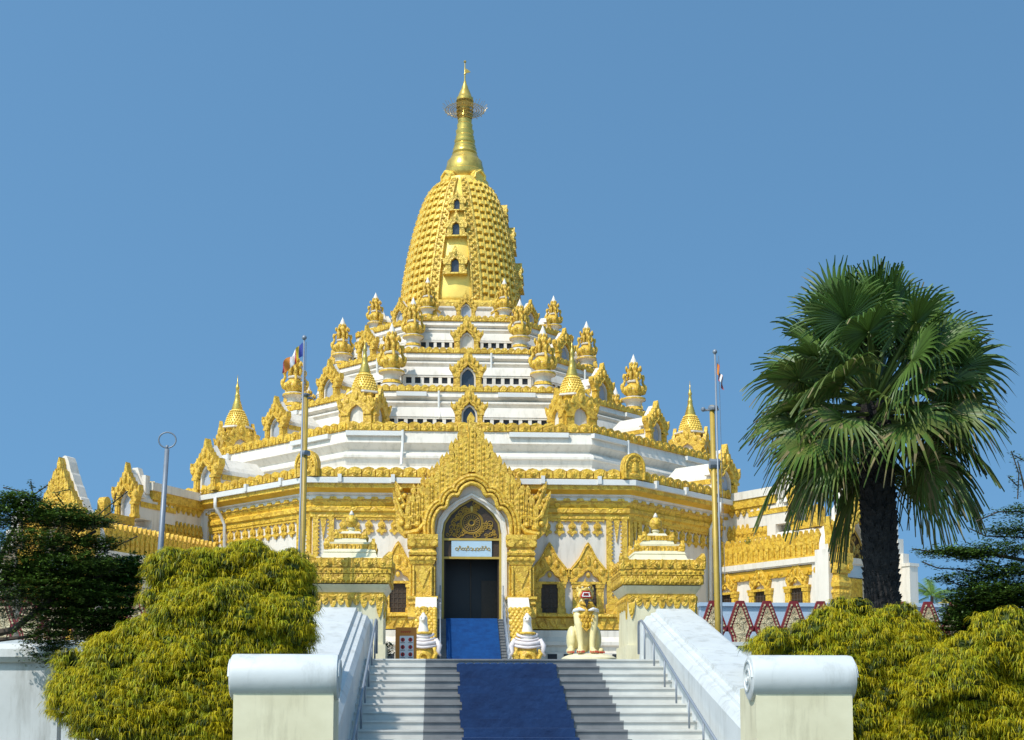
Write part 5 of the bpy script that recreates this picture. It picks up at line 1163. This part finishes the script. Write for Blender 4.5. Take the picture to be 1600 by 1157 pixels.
tag(b.build('garden_wall', WHITEB), 'low pale blue-white garden wall with a rounded coping under the dark left tree', 'wall')
# ================================================================ vegetation
def rv(rnd): 
    z = rnd.uniform(-1, 1); a = rnd.uniform(0, 2*math.pi); r = math.sqrt(1-z*z); return Vector((r*math.cos(a), r*math.sin(a), z))
# ---------------- fan palm
YPm = 30.0; base = at(1378, 1000, YPm); crown = at(1366, 640, YPm); tb = Vector((base.x+.1, YPm, 0)); s_px = YPm/FPX
PM = thing('fan_palm', 'tall fan palm with a dark rough trunk and a huge round crown', 'palm tree', tb)
b = MB(); rnd = random.Random(11); N_ = 60; rows = []
cpt = Vector((crown.x, YPm, crown.z))
for j in range(N_+1):
    f = j/N_; c = tb.lerp(cpt, f); c.x += .0; r0 = .36-.02*f+(.06*math.exp(-(f*9))); rows.append((c, r0))
rings = []
for c, r0 in rows: rings.append([b.pt(c+Vector((math.cos(2*math.pi*k/20), math.sin(2*math.pi*k/20), 0))*r0*(1+rnd.uniform(-.1, .1))) for k in range(20)])
for a, c in zip(rings, rings[1:]):
    for k in range(20): b.face((a[k], a[(k+1) % 20], c[(k+1) % 20], c[k]))
for j in range(1, N_*2):                      # old leaf bases
    f = j/(N_*2); c = tb.lerp(cpt, f)
    for k in range(7):
        a = 2*math.pi*(k+.5*(j % 2))/7+rnd.uniform(-.2, .2); d = Vector((math.cos(a), math.sin(a), 0)); t = Vector((-d.y, d.x, 0)); w_ = rnd.uniform(.07, .13); h_ = rnd.uniform(.12, .24); o_ = rnd.uniform(.03, .10)
        p = c+d*.34; q = [p-t*w_, p+t*w_, p+t*w_*.5+d*o_+Vector((0, 0, h_)), p-t*w_*.5+d*o_+Vector((0, 0, h_))]; q2 = [x-d*.1 for x in q]
        i = [b.pt(x) for x in q+q2]; b.face(i[:4]); b.face((i[0], i[4], i[5], i[1])); b.face((i[3], i[2], i[6], i[7])); b.face((i[0], i[3], i[7], i[4])); b.face((i[1], i[5], i[6], i[2]))
b.build('trunk', BARK, PM)
def fan(b, root, d, L, Rf, droop, dead=0.0, rnd=random):
    """one costapalmate leaf: petiole from root along d, blade of pleated segments"""
    d = d.normalized(); up = Vector((0, 0, 1)); 
    P = [root]; cur = root.copy(); dd = d.copy(); m = 6
    for k in range(m): cur = cur+dd*(L/m); dd = (dd+Vector((0, 0, -droop*.10))).normalized(); P.append(cur.copy())
    b.mi = 1; b.tube(P, [.055-.004*k for k in range(m+1)], 5); hub = P[-1]
    side = dd.cross(up); side = side.normalized() if side.length > .05 else Vector((1, 0, 0)); nrm = side.cross(dd).normalized()
    tw = Quaternion(dd, rnd.uniform(-1.1, 1.1)); side = tw @ side; nrm = tw @ nrm
    n = 40; span = R(rnd.uniform(135, 162)); dro = droop+rnd.uniform(-.1, .2)
    for k in range(n):
        a = -span+2*span*(k+.5)/n; da = span/n*1.02
        ln = Rf*(.80+.20*math.cos(a*.75))*rnd.uniform(.93, 1.05); fr = .52+rnd.uniform(-.06, .06)
        cup = .22
        def P_(r, aa, lift=0):
            v = dd*math.cos(aa)+side*math.sin(aa); p = hub+v*(r*ln)+nrm*(cup*ln*(abs(math.sin(aa))**1.5)*r+lift)
            over = max(0, r-fr*.85); p.z -= (dro*.9)*over*over*ln*2.6+.12*dro*r*r*ln; return p
        prof = [(0.02, 1.0), (.28, 1.0), (fr, 1.0), (.5*(fr+1), .62), (.86, .34), (1.0, .02)]
        mid = [P_(r, a, -.018*r) for r, w_ in prof]; le = [P_(r, a-da*w_*min(1, (fr/max(r, .01)) if r > fr else 1), .014) for r, w_ in prof]; ri = [P_(r, a+da*w_*min(1, (fr/max(r, .01)) if r > fr else 1), .014) for r, w_ in prof]
        # individual droop twist of the free tips
        tt = rnd.uniform(-.10, .10)*ln; fall = rnd.uniform(0, .22)*ln*droop
        for S in (mid, le, ri):
            for q, w_ in ((3, .2), (4, .6), (5, 1.0)): S[q] = S[q]+side*tt*w_+Vector((0, 0, -fall*w_))
        I = [[b.pt(p) for p in S] for S in (le, mid, ri)]
        for q in range(5):
            b.mi = 2 if (q == 4 and rnd.random() < .06+dead) or rnd.random() < dead*.5 or (q == 3 and rnd.random() < dead) else (1 if dead > .02 and rnd.random() < .6 else 0)
            b.face((I[0][q], I[1][q], I[1][q+1], I[0][q+1])); b.face((I[1][q], I[2][q], I[2][q+1], I[1][q+1]))
b = MB(); rnd = random.Random(21)
hubc = Vector((cpt.x, YPm, at(1366, 602, YPm).z))
nl = 76
for k in range(nl):
    f = (k+.5)/nl; el = 86-130*f; az = k*137.508+rnd.uniform(-12, 12)
    e_, a_ = R(el), R(az); d = Vector((math.cos(e_)*math.cos(a_), math.cos(e_)*math.sin(a_), math.sin(e_)))
    if el < -14 and math.sin(R(az)) < -.55 and abs(math.cos(R(az))) < .7: continue
    L = 1.62*rnd.uniform(.82, 1.12)
    if el > 22: L *= 1.12
    fan(b, hubc+Vector((0, 0, -.15-.75*f))+d*.12, d, L, rnd.uniform(1.12, 1.38), (.08+.44*f), dead=max(0, (f-.45))*.5, rnd=rnd)
b.build('crown', [L_PALM, L_PALM2, L_TAN], PM)
# ---------------- weeping yellow-green shrubs
def shrub(lumps, nspr, label, base, seed, grp, leafL=.15, cards=19):
    """lumps: (x,y,z,rx,ry,rz); drooping sprays of narrow leaves over the lumps"""
    rt = thing('weeping_shrub', label, 'shrub', base, grp); rnd = random.Random(seed); b = MB()
    big = list(lumps); lumps = list(lumps)
    for l in big:
        if l[3] < .28: continue
        for _ in range(9):
            v = rv(rnd); v.y = -abs(v.y)*.9
            if v.z < -.5: v.z = -v.z
            v.normalize(); q = rnd.uniform(.15, .30); lumps.append((l[0]+v.x*l[3]*.74, l[1]+v.y*l[4]*.80, l[2]+v.z*l[5]*.74, q*1.15, q*1.1, q))
    wts = [l[3]*l[5]+l[3]*l[4] for l in lumps]
    cam0 = Vector((0, 0, EYE))
    for _ in range(nspr):
        l = rnd.choices(lumps, wts)[0]; c = Vector(l[:3]); r_ = Vector(l[3:6])
        while True:
            v = rv(rnd)
            if v.z < -.55: continue
            if v.y > .45 and rnd.random() < .8: continue
            break
        dep = rnd.random()**2*.22; nz = 1+.10*math.sin(v.x*7+l[0]*3)*math.cos(v.z*6+l[2])+rnd.uniform(-.05, .09)
        p = c+Vector((v.x*r_.x, v.y*r_.y, v.z*r_.z))*(nz-dep)
        if p.z < .05: continue
        ins = False
        for m_ in lumps:
            if m_ is l: continue
            q = Vector(((p.x-m_[0])/m_[3], (p.y-m_[1])/m_[4], (p.z-m_[2])/m_[5]))
            if q.length < .80: ins = True; break
        if ins: continue
        tw = (Vector((v.x, v.y, v.z*.6+.55))).normalized(); sprR = rnd.uniform(.09, .20); clump = math.sin(p.x*3.1+p.z*2.3)*math.cos(p.z*3.7-p.x*1.3); base_mi = rnd.choices((0, 1, 2), (max(.05, .60-2.0*dep+.25*clump), .28, max(.02, .08+1.6*dep-.12*clump)))[0]  # deeper sprays take darker leaves: shade of the gaps put into colour
        for k in range(cards):
            a = rnd.uniform(0, 6.283); rr = rnd.uniform(.35, 1.0)*sprR; out = Vector((math.cos(a), math.sin(a), 0)); o = p+tw*rnd.uniform(0, .05)
            ln = leafL*rnd.uniform(.6, 1.35); w_ = rnd.uniform(.0035, .006); s_ = Vector((-out.y, out.x, 0)); s_ = (s_+Vector((rnd.uniform(-.5, .5), rnd.uniform(-.5, .5), 0))).normalized()*w_
            q1 = o+out*rr*.6+Vector((0, 0, .018)); q2 = q1+out*rr*.35+Vector((0, 0, -ln*rnd.uniform(.0, .38))); q3 = q2+out*rr*rnd.uniform(.1, .5)+Vector((rnd.uniform(-.012, .012), 0, -ln*rnd.uniform(.3, .7)))
            b.mi = base_mi if rnd.random() < .85 else rnd.choice((0, 1)); i = [b.pt(o-s_*.6), b.pt(o+s_*.6), b.pt(q1+s_), b.pt(q1-s_), b.pt(q2+s_), b.pt(q2-s_), b.pt(q3)]
            b.face((i[0], i[1], i[2], i[3])); b.face((i[3], i[2], i[4], i[5])); b.face((i[5], i[4], i[6]))
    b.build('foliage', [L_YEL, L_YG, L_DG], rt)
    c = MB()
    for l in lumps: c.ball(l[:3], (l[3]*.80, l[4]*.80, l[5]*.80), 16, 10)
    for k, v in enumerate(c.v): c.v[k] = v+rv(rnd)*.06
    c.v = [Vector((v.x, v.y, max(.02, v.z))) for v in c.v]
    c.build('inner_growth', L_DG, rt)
    c = MB()
    for k in range(5): a = rnd.uniform(0, 6.28); c.tube([Vector(base), Vector(base)+Vector((math.cos(a)*.4, math.sin(a)*.3, .8)), Vector(base)+Vector((math.cos(a)*.9, math.sin(a)*.6, 1.6))], [.08, .06, .03], 6)
    c.build('stem', BARK2, rt)
DYL = 14
def LP(px, py, Y, rpx, rpy, ry=None):
    py += DYL if py < 1000 else 0; p = at(px, py, Y); k = Y/FPX; return (p.x, p.y, p.z, rpx*k, (ry if ry else rpx*k*.9), rpy*k)
YS = 25.0
lA = [LP(305, 935, YS, 60, 50), LP(370, 905, YS+.3, 55, 55), (LP(430, 925, YS, 52, 62)), LP(330, 980, YS-.5, 80, 60), LP(262, 985, YS-.5, 48, 44), LP(420, 990, YS-.4, 60, 60), LP(190, 1045, YS-.8, 55, 44), LP(290, 1045, YS-1, 80, 60), LP(135, 1095, YS-1, 50, 46), LP(400, 1050, YS-.8, 65, 60), LP(210, 1115, YS-1, 100, 66), LP(340, 1120, YS-1, 110, 80), LP(455, 905, YS+.3, 30, 45), LP(315, 882, YS+.2, 25, 30), LP(400, 872, YS+.3, 32, 30), LP(268, 890, YS, 26, 26)]
for (sx, sy, sr) in ((325, 862, 15), (352, 866, 12), (285, 872, 14), (395, 852, 16), (420, 868, 18), (450, 872, 18), (240, 925, 20), (215, 975, 20), (165, 1015, 18), (470, 940, 20), (462, 975, 22), (110, 1035, 20), (230, 1000, 30), (285, 955, 30), (350, 940, 32), (390, 960, 30), (310, 1010, 34), (370, 1015, 32), (440, 960, 26), (180, 1060, 34), (250, 1050, 34)): lA.append(LP(sx, sy, YS-.9 if sy > 930 else YS-.2, sr, sr*.95))
shrub(lA, 24000, 'big mounded yellow-green shrub left of the steps', (lA[3][0], YS, 0), 5, 'weeping yellow-green shrubs')
DYL = 2
lB = [LP(1290, 1012, YS, 56, 42), LP(1355, 1010, YS, 56, 50), LP(1400, 1000, YS-.2, 46, 36), LP(1232, 1022, YS, 40, 30), LP(1420, 1030, YS-.3, 60, 50), LP(1330, 1050, YS-.5, 80, 60), LP(1400, 1085, YS-.5, 90, 60), LP(1250, 1065, YS, 60, 60), LP(1190, 1012, YS+.6, 22, 16), LP(1330, 975, YS, 30, 22), LP(1425, 978, YS, 18, 20)]
for (sx, sy, sr) in ((1312, 950, 16), (1340, 945, 14), (1415, 955, 14), (1290, 965, 18), (1440, 985, 18), (1370, 975, 24), (1300, 1000, 28), (1350, 1010, 30), (1405, 1015, 28), (1450, 1020, 22), (1260, 990, 22), (1210, 1000, 16), (1380, 1045, 30), (1440, 1060, 28)): lB.append(LP(sx, sy, YS-.6, sr, sr*.95))
lB += [LP(1300, 1130, YS-.5, 90, 60), LP(1420, 1140, YS-.6, 100, 60), LP(1230, 1110, YS-.2, 60, 60)]
shrub(lB, 17000, 'yellow-green shrub at the foot of the tall fan palm', (lB[1][0], YS, 0), 6, 'weeping yellow-green shrubs')
lC = [LP(1565, 1022, YS-1.5, 46, 40), LP(1520, 1050, YS-1.8, 60, 45), LP(1600, 1060, YS-1.8, 70, 70), LP(1480, 1060, YS-1.4, 40, 36), LP(1540, 1110, YS-1.8, 90, 60)]
for (sx, sy, sr) in ((1540, 975, 18), (1575, 968, 20), (1600, 980, 20), (1510, 1010, 20), (1475, 1030, 18), (1550, 1020, 28), (1500, 1060, 28), (1450, 1085, 26), (1590, 1040, 30)): lC.append(LP(sx, sy, YS-2.3, sr, sr*.95))
lC += [LP(1480, 1140, YS-1.6, 80, 60), LP(1590, 1150, YS-2, 80, 70)]
shrub(lC, 11500, 'yellow-green shrub in the bottom right corner, below the dark tree', (lC[0][0], YS-1.5, 0), 7, 'weeping yellow-green shrubs')
# ---------------- dark layered trees
def layered(name, label, base, branches, pads, seed, dens=1.0, mats=None, leaf=.05, cat='tree', sprigs=()):
    rt = thing(name, label, cat, base); rnd = random.Random(seed); b = MB()
    for pts, r0 in branches: b.tube(pts, [r0*(1-.8*k/(len(pts)-1)) for k in range(len(pts))], 7)
    for pts in sprigs: b.tube(pts, [.012]*len(pts), 4)
    b.build('trunk', BARK2, rt); b = MB()
    def leaf_(p, sz, flat=.8):
        d = rv(rnd); d.z *= (1-flat); d = d.normalized()*sz; s_ = Vector((-d.y, d.x, rnd.uniform(-.4, .4)*sz)); s_ = s_.normalized()*sz*.36
        b.face([b.pt(p), b.pt(p+d*.5+s_), b.pt(p+d), b.pt(p+d*.5-s_)])
    for (px, py, Y, rx, rz, n) in pads:
        c = at(px, py, Y); k = Y/FPX; RX, RZ = rx*k, rz*k
        m = int(n*dens*1.35/14)
        for _ in range(m):        # twigs carrying leaves, layered
            v = rv(rnd)*(rnd.random()**.4); lay = round(v.z*3)/3*.4+v.z*.6; p = c+Vector((v.x*RX, v.y*RX*.8, lay*RZ)); a = rnd.uniform(0, 6.28) if rnd.random() < .5 else math.atan2(v.y, v.x)
            d = Vector((math.cos(a), math.sin(a), rnd.uniform(-.1, .25))); tl = rnd.uniform(.12, .35)
            for q in range(14): b.mi = 1 if rnd.random() < .25+.45*(v.z > .2) else 0; leaf_(p+d*tl*(q/14)+Vector((rnd.uniform(-.03, .03), rnd.uniform(-.03, .03), rnd.uniform(-.015, .03))), leaf*rnd.uniform(.7, 1.3))  # upper leaves get the lighter green more often, as painted sunlight
    for pts in sprigs:
        for p, q in zip(pts, pts[1:]):
            for _ in range(46): b.mi = rnd.choice((0, 1)); leaf_(p.lerp(q, rnd.random())+rv(rnd)*.05, leaf*rnd.uniform(.7, 1.3))
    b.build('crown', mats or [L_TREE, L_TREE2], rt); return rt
YD = 27.0; k = YD/FPX; A_ = lambda x, y, Y=YD: at(x, y, Y)
tbL = Vector((A_(-60, 1000).x, YD, 0))
sp = [[A_(90, 800), A_(40, 770), A_(5, 762)], [A_(60, 800), A_(50, 765), A_(48, 752)], [A_(50, 775), A_(75, 758)], [A_(150, 815), A_(175, 800), A_(182, 770)], [A_(120, 835), A_(165, 795), A_(200, 768)], [A_(150, 870), A_(190, 850), A_(215, 838)], [A_(0, 800), A_(20, 790), A_(60, 790)], [A_(100, 790), A_(85, 770), A_(110, 765)]]
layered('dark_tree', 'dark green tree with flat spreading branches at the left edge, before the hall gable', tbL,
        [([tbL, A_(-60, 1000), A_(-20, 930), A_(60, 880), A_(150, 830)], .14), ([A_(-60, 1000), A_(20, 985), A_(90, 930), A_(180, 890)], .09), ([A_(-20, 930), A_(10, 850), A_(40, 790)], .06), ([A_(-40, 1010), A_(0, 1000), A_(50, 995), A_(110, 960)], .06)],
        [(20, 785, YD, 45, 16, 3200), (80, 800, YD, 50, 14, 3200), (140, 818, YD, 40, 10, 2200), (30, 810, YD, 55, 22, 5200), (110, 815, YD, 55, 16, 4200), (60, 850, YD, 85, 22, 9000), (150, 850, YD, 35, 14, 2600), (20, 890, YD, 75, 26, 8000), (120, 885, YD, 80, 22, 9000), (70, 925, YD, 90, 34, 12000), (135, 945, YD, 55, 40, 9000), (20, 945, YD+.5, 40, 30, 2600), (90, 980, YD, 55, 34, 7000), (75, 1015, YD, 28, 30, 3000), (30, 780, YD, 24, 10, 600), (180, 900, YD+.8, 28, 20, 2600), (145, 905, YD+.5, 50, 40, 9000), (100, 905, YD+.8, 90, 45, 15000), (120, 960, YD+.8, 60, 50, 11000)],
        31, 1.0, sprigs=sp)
layered('fern_leaved_tree', 'bright green feathery bush between the dark left tree and the yellow-green shrub', Vector((A_(185, 1000, 27.6).x, 27.6, 0)),
        [([Vector((A_(185, 1000, 27.6).x, 27.6, 0)), A_(185, 1000, 27.6), A_(180, 900, 27.6)], .06)],
        [(185, 925, 27.6, 26, 50, 9000), (175, 985, 27.6, 32, 40, 8000), (205, 890, 27.6, 18, 26, 3200)], 33, 1.0, [L_FERN, L_FERN], .06, 'bush')
tbR = Vector((A_(1700, 1000, 24).x, 24, 0)); A2 = lambda x, y: at(x, y, 24.0)
sp = [[A2(1560, 880), A2(1500, 868), A2(1455, 862), A2(1425, 858)], [A2(1560, 900), A2(1500, 890), A2(1465, 888), A2(1440, 878)], [A2(1590, 780), A2(1592, 740), A2(1580, 705)], [A2(1600, 800), A2(1560, 800), A2(1525, 815)], [A2(1600, 840), A2(1540, 838), A2(1515, 826)], [A2(1590, 760), A2(1575, 745)], [A2(1540, 915), A2(1500, 915), A2(1478, 905)], [A2(1600, 720), A2(1585, 712)]]
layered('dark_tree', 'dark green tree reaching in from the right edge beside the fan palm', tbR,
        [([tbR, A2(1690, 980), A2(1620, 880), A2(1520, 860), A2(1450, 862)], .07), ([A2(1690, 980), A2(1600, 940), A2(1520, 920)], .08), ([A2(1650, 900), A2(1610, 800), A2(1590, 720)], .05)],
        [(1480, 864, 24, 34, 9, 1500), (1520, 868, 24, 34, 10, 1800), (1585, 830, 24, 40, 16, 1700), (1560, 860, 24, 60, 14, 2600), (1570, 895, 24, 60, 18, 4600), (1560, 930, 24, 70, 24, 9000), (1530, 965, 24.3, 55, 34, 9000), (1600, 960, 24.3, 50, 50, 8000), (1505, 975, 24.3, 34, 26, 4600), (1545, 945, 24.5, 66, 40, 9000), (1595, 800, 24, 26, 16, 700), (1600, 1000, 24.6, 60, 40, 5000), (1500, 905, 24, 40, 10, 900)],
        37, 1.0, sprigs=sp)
# ---------------- far coconut palm and golden roof
YCo = 120.0; c = at(1456, 932, YCo); CO = thing('coconut_palm', 'small distant coconut palm above the blue wall, right of the hall', 'palm tree', (c.x, YCo, 0))
b = MB(); b.tube([(c.x+.3, YCo, 0), (c.x, YCo, c.z-4), c], [.25, .2, .14], 8); b.build('trunk', BARK2, CO); b = MB(); rnd = random.Random(8)
for k_ in range(22):
    a = rnd.uniform(0, 6.28); e_ = rnd.uniform(-.2, 1.2); d = Vector((math.cos(a)*math.cos(e_), math.sin(a)*math.cos(e_), math.sin(e_))); P = []; cur = c.copy(); dd = d.copy()
    for q in range(9): P.append(cur.copy()); cur = cur+dd*.28; dd = (dd+Vector((0, 0, -.13))).normalized()
    b.tube(P, .02, 3)
    for p, q in zip(P[1:], P[2:]):
        t = (q-p).normalized(); s_ = t.cross(Vector((0, 0, 1))).normalized()
        for e in (-1, 1):
            for f in (0, .33, .66): o = p.lerp(q, f); b.face([b.pt(o), b.pt(o+t*.07), b.pt(o+s_*e*.5+t*.18+Vector((0, 0, -.3)))])
b.build('fronds', L_TREE2, CO)
YG = 130.0; c = at(1478, 945, YG); b = MB(); b.lathe([(2.2, c.z-6), (2.2, c.z-.9), (2.5, c.z-.8), (1.6, c.z-.2), (.9, c.z+.15), (.4, c.z+.3), (.1, c.z+.6)], 20, (c.x, c.y)); b.lathe([(1.8, 0), (1.8, c.z-6)], 12, (c.x, c.y))
tag(b.build('distant_shrine', LEAF), 'tiny golden shrine roof far beyond the blue wall, near the coconut palm', 'shrine')
